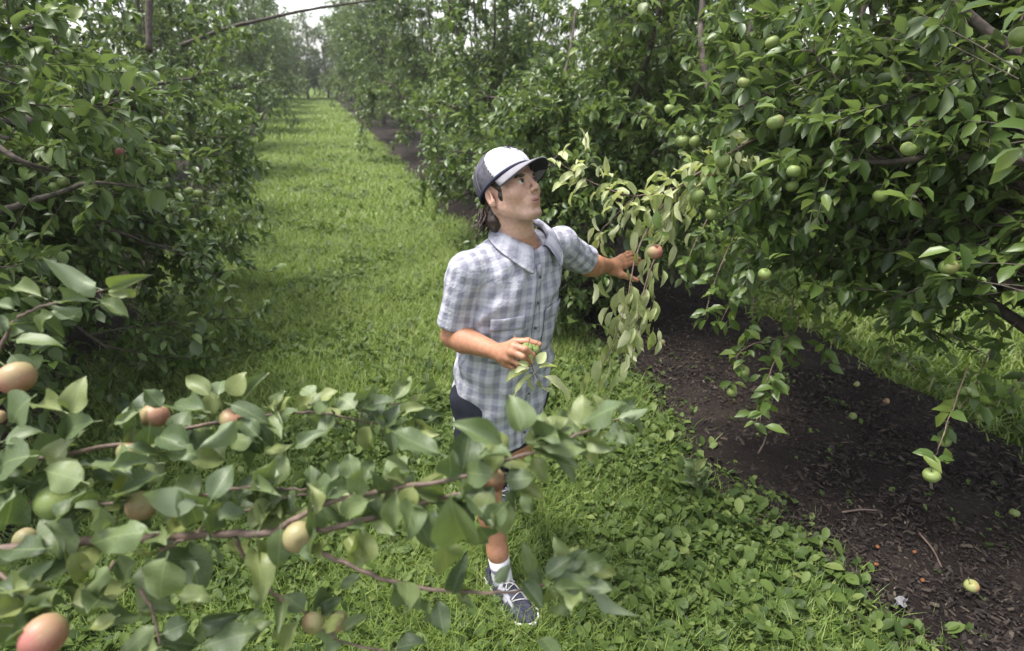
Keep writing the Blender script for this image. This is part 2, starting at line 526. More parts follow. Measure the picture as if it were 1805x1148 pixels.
m, n, l, out = new_mat('bark mulch')
bs = n.new('ShaderNodeBsdfPrincipled'); bs.inputs['Roughness'].default_value = .93; bs.inputs['Specular IOR Level'].default_value = .12
tc = n.new('ShaderNodeTexCoord')
mp = n.new('ShaderNodeMapping'); mp.inputs['Rotation'].default_value = (0, 0, .7); mp.inputs['Scale'].default_value = (1, .45, 1)
l.new(tc.outputs['Object'], mp.inputs[0])
n1 = noise_n(n, l, 2.2, 4, tc.outputs['Object']); n2 = noise_n(n, l, 70, 6, mp.outputs[0], .75)
r1 = ramp(n, [(.32, (.016, .012, .011)), (.55, (.028, .022, .020)), (.75, (.050, .038, .032))]); l.new(n1.outputs[0], r1.inputs[0])
r2 = ramp(n, [(.3, (.4, .4, .4)), (.7, (1.5, 1.45, 1.4))]); l.new(n2.outputs[0], r2.inputs[0])
l.new(mix_n(n, l, 1.0, r1.outputs[0], r2.outputs[0], 'MULTIPLY'), bs.inputs['Base Color'])
bp = n.new('ShaderNodeBump'); bp.inputs['Strength'].default_value = 1; bp.inputs['Distance'].default_value = .03
l.new(n2.outputs[0], bp.inputs['Height']); l.new(bp.outputs[0], bs.inputs['Normal'])
l.new(bs.outputs[0], out.inputs['Surface'])
M['mulch'] = m

def mulch_strip(x0, x1, seed):
    ys = np.concatenate([np.arange(-3, 9, .07), np.arange(9, 70, .5)])
    us = np.linspace(0, 1, 30)
    Y, U = np.meshgrid(ys, us, indexing='ij')
    X = (x0 + edge_wob(Y, seed)) * (1 - U) + (x1 + edge_wob(Y, seed + 2)) * U
    Z = .012 + .07 * np.sin(math.pi * U) ** .8 + .020 * vnoise(X * 7, Y * 7, seed) * np.sin(math.pi * U) + .010 * vnoise(X * 23, Y * 19, seed + 1)
    a, b = len(ys), len(us)
    i, j = np.meshgrid(np.arange(a - 1), np.arange(b - 1), indexing='ij'); i, j = i.ravel(), j.ravel()
    me = mesh_np('mulch_strip', np.stack([X, Y, Z], -1).reshape(-1, 3), np.stack([i * b + j, i * b + j + 1, (i + 1) * b + j + 1, (i + 1) * b + j], 1))
    o = link('mulch_strip', me, M['mulch'])
    return tag(o, kind='structure')
mulch_strip(LANE_R, MULCH_R2, 0.4)
mulch_strip(MULCH_L2, LANE_L, 1.9)
mulch_strip(7.4, 9.1, 3.1)

def mulch_z(X, Y):
    U = np.clip((X - LANE_R) / (MULCH_R2 - LANE_R), 0, 1)
    return .012 + .07 * np.sin(math.pi * U) ** .8

def in_view(X, Y, z=0.05, pad=60):
    px, py, dp = proj(np.stack([X, Y, np.full(len(X), z)], -1))
    return (dp > .3) & (px > -pad) & (px < 1805 + pad) & (py < 1148 + pad * 2)

# wood chips lying on the near mulch
def chips(name, n_, xr, yr, sc, mat, seed):
    r = np.random.default_rng(seed)
    X = r.uniform(*xr, n_); Y = r.uniform(yr[0] ** .6, yr[1] ** .6, n_) ** (1 / .6)
    kp = in_view(X, Y); X, Y = X[kp], Y[kp]; n_ = len(X)
    ang = r.uniform(0, 6.28, n_)
    L = r.gamma(3, .33, n_) * sc; W = L * r.uniform(.15, .5, n_); H = W * .4
    T = np.array([(-1, -1, 0), (1, -.8, 0), (.8, 1, 0), (-.9, .8, 0), (-.8, -.7, 1), (.9, -.6, .8), (.6, .7, 1), (-.7, .6, .8)], float) * .5
    Fq = np.array([(4, 5, 6, 7), (0, 1, 5, 4), (1, 2, 6, 5), (2, 3, 7, 6), (3, 0, 4, 7)])
    lx, ly, lz = T[:, 0] * L[:, None], T[:, 1] * W[:, None], T[:, 2] * H[:, None] * 2
    tl = r.normal(0, .3, n_)[:, None]
    lz2 = lz + lx * np.sin(tl)
    c, s = np.cos(ang)[:, None], np.sin(ang)[:, None]
    z0 = (mulch_z(X, Y) if xr[0] > 0 else mulch_z(LANE_R + (X - MULCH_L2) / (LANE_L - MULCH_L2) * (MULCH_R2 - LANE_R), Y)) + r.uniform(0, .012, n_)
    V = np.stack([X[:, None] + lx * c - ly * s, Y[:, None] + lx * s + ly * c, z0[:, None] + lz2], -1).reshape(-1, 3)
    F = (Fq[None] + (np.arange(n_) * 8)[:, None, None]).reshape(-1, 4)
    me = mesh_np(name, V, F, False)
    attr(me, 'rnd', np.repeat(r.random(n_), 8))
    return link(name, me, mat)
m, n, l, out = new_mat('wood chips')
bs = n.new('ShaderNodeBsdfPrincipled'); bs.inputs['Roughness'].default_value = .9; bs.inputs['Specular IOR Level'].default_value = .15
at = n.new('ShaderNodeAttribute'); at.attribute_name = 'rnd'
rp = ramp(n, [(0, (.013, .010, .010)), (.5, (.028, .022, .020)), (.90, (.050, .039, .032)), (.99, (.085, .067, .052)), (1, (.14, .115, .09))])
l.new(at.outputs['Fac'], rp.inputs[0]); l.new(rp.outputs[0], bs.inputs['Base Color']); l.new(bs.outputs[0], out.inputs['Surface'])
M['chips'] = m
tag(chips('wood_chips', 60000, (LANE_R - .12, MULCH_R2), (.3, 8.5), .018, M['chips'], 3), 'dark shredded wood chips under the right-hand tree row', 'mulch', kind='stuff')
tag(chips('wood_chips', 7000, (MULCH_L2, LANE_L + .05), (2.0, 9.5), .028, M['chips'], 4), 'dark shredded wood chips under the left-hand tree row', 'mulch', kind='stuff')

# grass: blades and broad weed leaves; the rows of mulch stay bare
def on_grass(X, Y, soft=.10, r=rng):
    e = r.normal(0, soft, len(X))
    lane = (X + e > LANE_L + edge_wob(Y, 3.9)) & (X + e < LANE_R + edge_wob(Y, .4))
    right = (X + e > MULCH_R2 + edge_wob(Y, 2.4)) & (X < 7.4)
    left = (X + e < MULCH_L2) & (X > -7.2)
    return lane | right | left

def field(n_, xr, y0, y1, soft=.1):
    X = rng.uniform(*xr, n_)
    u = rng.random(n_)
    Y = y0 + (y1 - y0) * u
    k = on_grass(X, Y, soft) & in_view(X, Y)
    return X[k], Y[k]

gp, gd, gn, gs, gw, gr = [], [], [], [], [], []
def blades(n_, xr, y0, y1, hmean, wid, soft=.1):
    X, Y = field(n_, xr, y0, y1, soft)
    k = len(X)
    az = rng.uniform(0, 6.28, k)
    lean = rng.uniform(.2, 1.1, k)
    d = np.stack([np.cos(az) * lean, np.sin(az) * lean, np.ones(k)], -1)
    nn = np.stack([-np.cos(az), -np.sin(az), lean], -1) + rng.normal(0, .3, (k, 3))
    gp.append(np.stack([X, Y, np.full(k, -.012)], -1)); gd.append(d); gn.append(nn)
    patch = vnoise(X * 1.6, Y * 1.6, 5)
    s = hmean * rng.uniform(.5, 1.4, k) * (1 + .3 * patch)
    gs.append(s); gw.append(wid * rng.uniform(.7, 1.4, k) / s)
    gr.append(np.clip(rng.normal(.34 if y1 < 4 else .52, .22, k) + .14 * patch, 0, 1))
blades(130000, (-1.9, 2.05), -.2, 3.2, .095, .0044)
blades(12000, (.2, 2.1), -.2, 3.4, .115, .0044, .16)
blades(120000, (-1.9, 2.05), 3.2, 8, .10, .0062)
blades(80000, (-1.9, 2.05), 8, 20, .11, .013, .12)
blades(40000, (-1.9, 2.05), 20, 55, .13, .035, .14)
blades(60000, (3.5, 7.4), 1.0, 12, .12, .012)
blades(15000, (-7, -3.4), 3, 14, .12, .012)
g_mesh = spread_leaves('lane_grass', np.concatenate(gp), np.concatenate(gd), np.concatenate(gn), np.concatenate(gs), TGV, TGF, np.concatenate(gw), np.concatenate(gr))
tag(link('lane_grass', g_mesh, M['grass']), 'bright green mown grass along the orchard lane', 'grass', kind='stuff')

wp, wd, wnn, ws, wr = [], [], [], [], []
def weeds(n_, xr, y0, y1, size, per, soft=.16, thr=-.35):
    X, Y = field(n_, xr, y0, y1, soft)
    keep = vnoise(X * 2.1 + 3, Y * 2.1, 1.5) + rng.normal(0, .3, len(X)) > thr
    X, Y = X[keep], Y[keep]
    X, Y = np.repeat(X, per), np.repeat(Y, per)
    k = len(X)
    az = rng.uniform(0, 6.28, k)
    X = X + rng.normal(0, .012, k); Y = Y + rng.normal(0, .012, k)
    el = rng.uniform(.15, 1.1, k)
    d = np.stack([np.cos(az) * np.cos(el), np.sin(az) * np.cos(el), np.sin(el)], -1)
    nn = np.stack([-np.cos(az) * np.sin(el), -np.sin(az) * np.sin(el), np.cos(el)], -1) + rng.normal(0, .25, (k, 3))
    wp.append(np.stack([X, Y, rng.uniform(0, .05, k)], -1)); wd.append(d); wnn.append(nn)
    ws.append(size * np.clip(rng.gamma(5, 1 / 5, k), .35, 2.0))
    wr.append(np.clip(rng.normal(.45, .24, k), 0, 1))
weeds(10000, (-1.8, 2.1), -.2, 3.4, .036, 4)
weeds(3800, (-1.8, 2.05), 3.4, 8, .044, 4, thr=-.1)
weeds(2800, (.9, 2.1), .2, 3.6, .042, 5, .14, thr=-.7)
weeds(1500, (-1.8, 2.0), 8, 18, .075, 3, thr=0)
weeds(1500, (3.6, 7.2), 1, 9, .075, 4, thr=0)
k = 340                                                        # a few seedlings in the mulch
X = rng.uniform(LANE_R, 3.2, k); Y = rng.uniform(.3, 7, k); X, Y = np.repeat(X, 3), np.repeat(Y, 3); k *= 3
az = rng.uniform(0, 6.28, k)
wp.append(np.stack([X, Y, mulch_z(X, Y)], -1)); wd.append(np.stack([np.cos(az), np.sin(az), rng.uniform(.3, 1.5, k)], -1)); wnn.append(np.stack([-np.cos(az), -np.sin(az), np.full(k, .8)], -1)); ws.append(rng.uniform(.015, .045, k)); wr.append(rng.uniform(.1, .7, k))
w_mesh = spread_leaves('broadleaf_weeds', np.concatenate(wp), np.concatenate(wd), np.concatenate(wnn), np.concatenate(ws), TWV, TWF, None, np.concatenate(wr))
tag(link('broadleaf_weeds', w_mesh, M['weed']), 'low plantain and clover leaves covering the lane floor', 'weeds', kind='stuff')

# ------------------------------------------------------------------ apple trees
UPZ = np.array([0, 0, 1.0])
def grow(r, base, n_limbs, reach, top, ok, leaf, n_sec=10, n_ter=7, ter_leaves=17, extra_limbs=(), low=.55, strict=False):
    """returns trunk line, limb lines, twig lines and leaf arrays (position, direction, normal, size)"""
    base = np.asarray(base, float)
    lean = r.normal(0, .08, 2)
    th = r.uniform(.8, 1.05)
    trunk = smooth_line([base + (0, 0, -.05), base + (lean[0] * .4, lean[1] * .4, th * .5), base + (lean[0], lean[1], th)], 7)
    head = trunk[-1]
    limbs = []
    a0 = r.uniform(0, 6.28)
    for k in range(n_limbs):
        az = a0 + k * 2.4 + r.normal(0, .2)
        hgt = r.uniform(0, 1) if k > 1 else r.uniform(.8, 1)
        L = reach * r.uniform(.75, 1.1)
        st = trunk[r.integers(4, 7)]
        if hgt > .62:                                   # upright limb
            end = st + np.array([math.cos(az) * L * .45, math.sin(az) * L * .5, (top - st[2]) * r.uniform(.7, 1.0)])
            mid = st + (end - st) * .5 + np.array([math.cos(az), math.sin(az), 0]) * .25
        else:
            end = st + np.array([math.cos(az) * L, math.sin(az) * L * 1.1, r.uniform(low - .4, 1.0) * 1.0])
            mid = st + (end - st) * .55 + np.array([0, 0, r.uniform(.25, .6)])
        pts = smooth_line([st, st + (mid - st) * .5 + r.normal(0, .06, 3), mid, end], 12)
        limbs.append(pts)
    leader = smooth_line([head, head + (r.normal(0, .15), r.normal(0, .15), (top - head[2]) * .5), head + (r.normal(0, .2), r.normal(0, .2), top - head[2])], 12)
    limbs.append(leader)
    for e in extra_limbs: limbs.append(smooth_line(e, 14))
    for q_, lb in enumerate(limbs):                     # a limb ends where its leaves end
        good = np.nonzero(ok(lb))[0]
        limbs[q_] = lb[:max(5, good[-1] + 1)] if len(good) else (lb[:5] if strict else lb)
        if strict and len(limbs[q_]) > 5:              # stop where it would leave its own crown
            o_ = ok(limbs[q_]); g_ = np.nonzero(o_)[0][0]; b_ = np.nonzero(~o_[g_:])[0]
            if len(b_): limbs[q_] = limbs[q_][:max(5, g_ + b_[0])]
    secs, ters = [], []
    for lb in limbs:
        L = np.linalg.norm(np.diff(lb, axis=0), axis=1).sum()
        for k in range(n_sec):
            t = r.uniform(.22, 1.0) * (len(lb) - 1)
            i = min(int(t), len(lb) - 2); p = lb[i] + (lb[i + 1] - lb[i]) * (t - i)
            tg = nrm(lb[i + 1] - lb[i])
            v = r.normal(0, 1, 3); v -= tg * (v @ tg); v = nrm(v)
            d = nrm(tg * .55 + v * .9 + UPZ * r.uniform(-.35, .45))
            sl = r.uniform(.45, 1.0) * min(1.0, .45 + L * .3)
            sag = r.uniform(.0, .30)
            s = np.linspace(0, 1, 7)[:, None]
            bend = r.normal(0, .16, 3)
            q = p + d * sl * s - UPZ * sag * s * s * sl + bend * s * (1 - s) * sl * 1.6 + bend * s ** 3 * sl * .5 + r.normal(0, .012, (7, 3)) * s
            secs.append(q)
            for h in range(n_ter):
                u = r.uniform(.2, 1.0) * 6
                ii = min(int(u), 5); pp = q[ii] + (q[ii + 1] - q[ii]) * (u - ii)
                tt = nrm(q[ii + 1] - q[ii])
                w = r.normal(0, 1, 3); w -= tt * (w @ tt); w = nrm(w)
                dd = nrm(tt * .6 + w * .9 + UPZ * r.uniform(-.3, .35))
                tl = r.uniform(.18, .45)
                ss = np.linspace(0, 1, 4)[:, None]
                ters.append(pp + dd * tl * ss - UPZ * r.uniform(0, .3) * ss * ss * tl)
    secs = [s for s in secs if ok(s[-1:])[0] and ok(s[3:4])[0]]
    ters = [s for s in ters if ok(s[-1:])[0]]
    # leaves
    if not ters: ters = [np.tile(head, (4, 1)) + np.linspace(0, .1, 4)[:, None]]
    tp = np.array(ters)                                # (n,4,3)
    nt = len(tp)
    u = np.clip(r.beta(1.5, 1.0, (nt, ter_leaves)), .03, .995) * 3
    ii = np.minimum(u.astype(int), 2)
    fr = (u - ii)[..., None]
    ar = np.arange(nt)[:, None]
    pos = tp[ar, ii] * (1 - fr) + tp[ar, ii + 1] * fr
    tg = nrm(tp[ar, ii + 1] - tp[ar, ii])
    pos = pos.reshape(-1, 3); tg = tg.reshape(-1, 3)
    if len(secs):
        sp = np.array(secs); ns = len(sp)
        u = r.uniform(.15, .999, (ns, 40)) * 6
        ii = np.minimum(u.astype(int), 5); fr = (u - ii)[..., None]; ar = np.arange(ns)[:, None]
        p2 = (sp[ar, ii] * (1 - fr) + sp[ar, ii + 1] * fr).reshape(-1, 3)
        t2 = nrm(sp[ar, ii + 1] - sp[ar, ii]).reshape(-1, 3)
        pos = np.concatenate([pos, p2]); tg = np.concatenate([tg, t2])
    k = len(pos)
    v = r.normal(0, 1, (k, 3)); v = nrm(v - tg * (v * tg).sum(1, keepdims=True))
    d = nrm(tg * .5 + v * .9 + UPZ * r.normal(-.12, .35, (k, 1)))
    nn = UPZ * 1.0 + r.normal(0, .42, (k, 3)) + v * .25
    size = leaf * r.gamma(14, 1 / 14, k)
    good = ok(pos) & ok(pos + d * size[:, None])
    return trunk, limbs, secs, ters, (pos[good], d[good], nn[good], size[good])

def tree_object(r, name, base, label, group, g, near, ok_apples=(), n_parts=300, TV=T8V, TF=T8F, trunk_r=.085, rnd_shift=0.0):
    trunk, limbs, secs, ters, (pos, d, nn, size) = g
    o = empty(name, base)
    tag(o, label, 'tree', group)
    b = MB(); b.tube(local(o, trunk), np.linspace(trunk_r * 1.25, trunk_r * .9, len(trunk)), 10)
    link('trunk', b.mesh('trunk'), M['bark'], o)
    for lb in limbs:
        b = MB(); nl = len(lb)
        b.tube(local(o, lb + r.normal(0, .006, lb.shape)), np.linspace(trunk_r * .42, trunk_r * .08, nl), 7)
        link('branch', b.mesh('branch'), M['bark'], o)
    b = MB()
    for s in secs: b.tube(local(o, s), np.linspace(.0058, .0022, len(s)), 4, False)
    for s in ters: b.tube(local(o, s), np.linspace(.0026, .0012, len(s)), 3, False)
    if b.n: tag(link('twigs', b.mesh('twigs'), M['bark'], o), kind='stuff')
    rest = np.ones(len(pos), bool)
    if near:
        px, py, dp = proj(pos)
        vis = (dp > .6) & (px > -20) & (px < 1825) & (py > -20) & (py < 1168)
        score = np.where(vis, size / np.maximum(dp, .3), 0)
        pick = np.argsort(-score)[:n_parts]
        pick = pick[score[pick] > 0]
        rest[pick] = False
        for q in pick:
            put('leaf', PART[int(q) % len(PART)], o, leaf_matrix(pos[q], d[q], nn[q], size[q] * 1.05))
    me = spread_leaves('foliage', local(o, pos[rest]), d[rest], nn[rest], size[rest], TV, TF, None, np.clip(r.normal(.42 + rnd_shift, .24, rest.sum()), 0, 1))
    tag(link('foliage', me, M['leaf_bulk'], o), kind='stuff')
    return o

def ok_row(xc, wl_, wr_, zmin, ztop, clear=1.7, extra=None):
    """keeps growth inside the row, off the ground and away from the photographer"""
    def f(p):
        dx = p[:, 0] - xc
        sh = .10 * np.sin(p[:, 1] * 2.7 + p[:, 2] * 2.1) + .14 * np.sin(p[:, 1] * 1.1 - p[:, 2] * 1.7)
        k = (dx > -wl_ + sh) & (dx < wr_ + sh) & (p[:, 2] > zmin + sh * .8) & (p[:, 2] < ztop)
        px, py, dp = proj(p)
        k &= ~((dp < clear) & (dp > -.3) & (px > -300) & (px < 2100))
        k &= np.linalg.norm(p - CAM, axis=1) > .9
        if extra is not None: k &= extra(p, px, py, dp)
        return k
    return f

ORD = ['first', 'second', 'third', 'fourth', 'fifth', 'sixth', 'seventh', 'eighth', 'ninth', 'tenth', 'eleventh', 'twelfth']
XL, XR, STEP = -2.6, 2.8, 4.5
GL, GR, GB = 'apple trees in the left-hand row', 'apple trees in the right-hand row', 'apple trees in the rows behind'
r = np.random.default_rng(101)

# the four near trees are grown one by one
def left0_extra(p, px, py, dp):
    return ~((px > 330) & (dp < 3.0)) & ~((py > 470) & (dp < 2.6))
okL0 = ok_row(XL, 2.2, 2.0, .5, 4.0, 1.75, left0_extra)
gL0 = grow(r, (XL, .6, 0), 8, 1.9, 3.7, okL0, .070)
treeL0 = tree_object(r, 'apple_tree', (XL, .6, 0), 'nearest apple tree of the left row, its fruit-laden bough crossing the foreground', GL, gL0, True, n_parts=0)

okL1 = ok_row(XL, 2.2, 2.35, .22, 4.2, 1.9, lambda p, px, py, dp: ~((px > 540) & (p[:, 2] < 2.6)))
gL1 = grow(r, (XL, 4.9, 0), 13, 2.3, 3.9, okL1, .070, 14, 9, extra_limbs=[
    [(XL, 4.9, .7), (-2.2, 4.4, .85), (-1.7, 3.9, .8), (-1.3, 3.6, .55)],
    [(XL, 4.9, .9), (-2.2, 4.4, 1.7), (-1.6, 4.0, 2.1), (-1.1, 3.8, 2.3)],
    [(XL, 4.9, .9), (-2.0, 5.2, 1.6), (-1.3, 5.6, 1.9), (-.7, 5.8, 2.0)],
    [(XL, 4.9, .9), (-2.3, 4.2, 1.25), (-2.0, 3.5, 1.35), (-1.75, 2.9, 1.30)],
    [(XL, 4.9, .8), (-2.0, 4.6, 1.1), (-1.5, 4.3, 1.15), (-1.0, 4.2, .95)],
    [(XL, 4.9, .7), (-2.1, 5.2, .9), (-1.4, 5.7, 1.0), (-.9, 6.0, .85)]])
treeL1 = tree_object(r, 'apple_tree', (XL, 4.9, 0), 'second apple tree of the left row, dense dark foliage beside the shaded grass', GL, gL1, True)

def right0_extra(p, px, py, dp):
    low = (py > 560 + 35 * np.sin(px * .021)) & (dp < 5)
    hand = (px < 1225 + .10 * py) & (dp < 4.5) & (py > 150)
    return ~low & ~hand & ~((px < 1180) & (dp < 3.6))
okR0 = ok_row(XR, 1.75, 2.0, .75, 4.1, 1.95, right0_extra)
gR0 = grow(r, (XR, .7, 0), 12, 2.1, 3.9, okR0, .072, 15, 9, strict=True, extra_limbs=[
    [(XR, .7, .9), (2.7, 1.6, 1.25), (2.3, 2.3, 1.30), (1.9, 2.9, 1.15)],
    [(XR, .7, .8), (3.2, 1.6, 1.2), (3.3, 2.4, 1.25), (3.2, 3.2, 1.1)],
    [(XR, .7, .9), (2.8, 1.4, 1.8), (2.4, 2.0, 2.4), (2.2, 2.5, 2.9)],
    [(XR, .7, .9), (2.7, 1.2, 1.6), (2.3, 1.5, 1.75), (1.9, 1.8, 1.7)],
    [(XR, .7, .9), (2.9, 1.9, 1.5), (2.9, 2.9, 1.7), (2.6, 3.6, 1.6)],
    [(XR, .7, .9), (2.75, 1.5, 1.45), (2.55, 2.1, 1.50), (2.35, 2.7, 1.45)],
    [(XR, .7, .9), (2.9, 1.7, 1.6), (2.85, 2.5, 2.2), (2.80, 2.9, 3.2)],
    [(XR, .7, .9), (2.6, 1.6, 1.7), (2.3, 2.4, 1.9), (2.0, 3.0, 1.75)],
    [(XR, .7, .8), (2.9, 1.8, 1.1), (2.7, 2.9, 1.2), (2.5, 3.7, 1.1)]])
treeR0 = tree_object(r, 'apple_tree', (XR, .7, 0), 'nearest apple tree of the right row, reaching over the man, with many green apples', GR, gR0, True, n_parts=0)

def right1_extra(p, px, py, dp):
    return ~((p[:, 0] < 1.9) & (p[:, 1] < 3.6))
okR1 = ok_row(XR, 1.6, 2.0, .22, 4.9, 2.4, right1_extra)
gR1 = grow(r, (XR, 5.3, 0), 15, 2.2, 4.6, okR1, .070, 14, 9, extra_limbs=[
    [(XR, 5.3, .7), (2.3, 5.0, .9), (1.8, 4.8, .8), (1.5, 4.6, .5)],
    [(XR, 5.3, .7), (2.3, 5.9, .9), (1.8, 6.4, .8), (1.5, 6.9, .5)],
    [(XR, 5.3, .7), (2.5, 4.5, 1.0), (2.3, 4.0, .9), (2.2, 3.7, .6)],
    [(XR, 5.3, .8), (2.4, 4.7, 1.3), (2.0, 4.3, 1.5), (1.7, 4.1, 1.4)],
    [(XR, 5.3, .9), (2.5, 4.6, 1.5), (2.45, 4.1, 2.1), (2.5, 3.9, 3.0)]])
treeR1 = tree_object(r, 'apple_tree', (XR, 5.3, 0), 'second apple tree of the right row, dark trunk showing behind the man', GR, gR1, True)

okL2 = ok_row(XL, 2.2, 2.45, .2, 4.4, 2.5)
gL2 = grow(r, (XL, 9.4, 0), 14, 2.2, 4.1, okL2, .074, 10, 7)
treeL2 = tree_object(r, 'apple_tree', (XL, 9.4, 0), 'third apple tree of the left row, foliage arching towards the lane', GL, gL2, True, n_parts=150)
okR2 = ok_row(XR, 1.6, 2.0, .15, 5.4, 2.5)
gR2 = grow(r, (XR, 9.8, 0), 15, 2.2, 5.0, okR2, .074, 10, 7)
treeR2 = tree_object(r, 'apple_tree', (XR, 9.8, 0), 'third apple tree of the right row, above the narrow strip of bare soil', GR, gR2, True, n_parts=150)

# the farther ones repeat three grown trees
def proto(seed, side):
    rr = np.random.default_rng(seed)
    f = lambda p: (np.abs(p[:, 0]) < 1.85 + .2 * np.sin(p[:, 1] * 2 + p[:, 2] * 2)) & (p[:, 2] > .12) & (p[:, 2] < 5.6)
    return grow(rr, (0, 0, 0), 14, 2.1, 5.2, f, .088, 10, 6, 15)
protos = []
def far_tree(k, loc, rz, label, group):
    if k >= len(protos):
        o = tree_object(r, 'apple_tree', (0, 0, 0), label, group, proto(500 + k, 0), False, TV=T4V, TF=T4F)
        protos.append(o)
    else:
        src = protos[k]
        o = src.copy(); COL.objects.link(o)
        for ch in src.children:
            c = ch.copy(); COL.objects.link(c); c.parent = o
        o['label'] = label; o['group'] = group
    o.location = loc; o.rotation_euler = (0, 0, rz)
    return o
kk = 0
def next_k():
    global kk
    kk += 1
    return (kk - 1) if kk <= 3 else (kk * 7) % 3
for i in range(3, 11):
    far_tree(next_k(), (XR + random.uniform(-.1, .1), 5.3 + STEP * (i - 1) + random.uniform(-.2, .2), 0), random.choice((0, math.pi)) + random.uniform(-.25, .25), f'{ORD[i]} apple tree from the camera in the right-hand row', GR)
    far_tree(next_k(), (XL + .16 * (i - 2) + random.uniform(-.1, .1), 4.9 + STEP * (i - 1) + random.uniform(-.2, .2), 0), random.choice((0, math.pi)) + random.uniform(-.25, .25), f'{ORD[i]} apple tree from the camera in the left-hand row', GL)
for i in range(6):
    far_tree(next_k(), (8.3 + random.uniform(-.2, .2), 1.2 + STEP * i, 0), random.uniform(-.3, .3), f'{ORD[i]} apple tree of the row glimpsed behind the right-hand row', GB)
for i in range(4):
    far_tree(next_k(), (-8.0 + random.uniform(-.2, .2), 5 + STEP * i, 0), random.uniform(-.3, .3), f'{ORD[i]} apple tree of the row glimpsed behind the left-hand row', GB)
for i, (x, y) in enumerate([(-4.4, 49), (-1.2, 46.5), (.2, 44.5), (1.6, 46), (3.4, 49), (6.4, 50)]):
    far_tree(next_k(), (x, y, 0), random.uniform(0, 3), f'{ORD[i]} apple tree from the left closing the far end of the lane', 'apple trees at the end of the lane')

# ------------------------------------------------------------------ the bough in the foreground (part of the nearest left tree)
rb = np.random.default_rng(77)
def bough(tree, pts, r0, r1, sides=8, mat='twig', n_=None, name='branch'):
    q = smooth_line(np.array([P(*p) for p in pts]), n_ or len(pts) * 5)
    q = q + rb.normal(0, .0012, q.shape)
    rad = np.linspace(r0, r1, len(q)) * (1 + .10 * np.sin(np.arange(len(q)) * 1.9) ** 6)
    b = MB(); b.tube(local(tree, q), rad, sides)
    link(name, b.mesh(name), M[mat], tree)
    return q

def to_cam(p): return nrm(CAM - p)

def hero_leaf(tree, base, tip, wpx, dep, dd=None, meshes=HERO, flip=False):
    p0 = P(base[0], base[1], dep)
    p1 = P(tip[0], tip[1], dep + (rb.uniform(-.02, .03) if dd is None else dd))
    L = np.linalg.norm(p1 - p0)
    lp = max(8., math.hypot(tip[0] - base[0], tip[1] - base[1]))
    k = int(rb.integers(0, len(meshes)))
    wx = np.clip((wpx / lp) / .60, .6, 1.7)
    wx *= .90; L *= 1.10
    nn = to_cam(p0) * .62 + UPZ * .5 + rb.normal(0, .16, 3)
    if flip: nn = -nn
    return put('leaf', meshes[k], tree, leaf_matrix(p0, p1 - p0, nn, L, wx))

B0 = np.array([XL, .6, 1.0])
main = [(-900, 1160, 1.15), (-350, 1010, 1.05), (0, 970, .98), (150, 955, .97), (290, 947, .96), (400, 942, .95), (500, 938, .95), (590, 930, .95), (680, 905, .95), (760, 882, .95), (850, 864, .96)]
q0 = P(*main[0])
wood = smooth_line([B0, B0 + (q0 - B0) * .5 + (0, 0, .12), q0], 10)
b = MB(); b.tube(local(treeL0, wood), np.linspace(.035, .011, 10), 9); link('branch', b.mesh('branch'), M['bark'], treeL0)
L_main = bough(treeL0, main, .0095, .0030, 9)
twigs_fg = [
    ([(478, 939, .95), (540, 905, .94), (580, 885, .93), (700, 860, .92), (800, 845, .90), (880, 815, .90), (960, 790, .90), (1045, 755, .92)], .0055, .0018),
    ([(545, 962, .96), (600, 990, .95), (700, 1028, .93), (800, 1042, .92), (880, 1046, .92), (962, 1030, .93)], .0042, .0020),
    ([(415, 950, .95), (440, 1000, .97), (480, 1045, .99), (530, 1075, 1.0), (600, 1130, 1.0), (690, 1150, 1.0)], .0036, .0018),
    ([(250, 1040, .93), (272, 1090, .93), (285, 1160, .93)], .0030, .0020),
    ([(-40, 690, 1.1), (5, 605, 1.1), (22, 570, 1.1), (60, 545, 1.1), (110, 530, 1.1), (185, 512, 1.1)], .0042, .0016),
    ([(-60, 850, 1.05), (60, 812, 1.05), (200, 785, 1.05), (300, 762, 1.06), (400, 742, 1.08), (480, 731, 1.10), (560, 728, 1.12), (640, 742, 1.14), (720, 760, 1.15)], .0048, .0016),
    ([(-40, 880, 1.0), (60, 886, 1.0), (140, 890, 1.0), (205, 887, 1.0), (260, 880, 1.0)], .0040, .0022),
    ([(330, 880, .97), (405, 862, .97), (470, 861, .98), (540, 863, 1.0)], .0032, .0018),
    ([(-40, 990, .95), (10, 1020, .93), (45, 1052, .92), (60, 1100, .91)], .0042, .0030),
    ([(280, 972, .93), (320, 952, .95), (368, 925, .96)], .0030, .0020),
    ([(420, 908, 1.0), (440, 898, 1.0), (500, 880, 1.0), (560, 868, 1.02), (640, 850, 1.04)], .0030, .0015),
    ([(960, 790, .90), (1010, 770, 1.0), (1060, 745, 1.15), (1110, 735, 1.25)], .0022, .0012),
    ([(200, 990, .94), (170, 1045, .93), (140, 1055, .93)], .0030, .0015),
    ([(640, 742, 1.14), (640, 720, 1.15), (690, 712, 1.16), (750, 720, 1.18)], .0020, .0012),
]
tw_q = [bough(treeL0, p, a, b_, 6, name='twig') for p, a, b_ in twigs_fg]

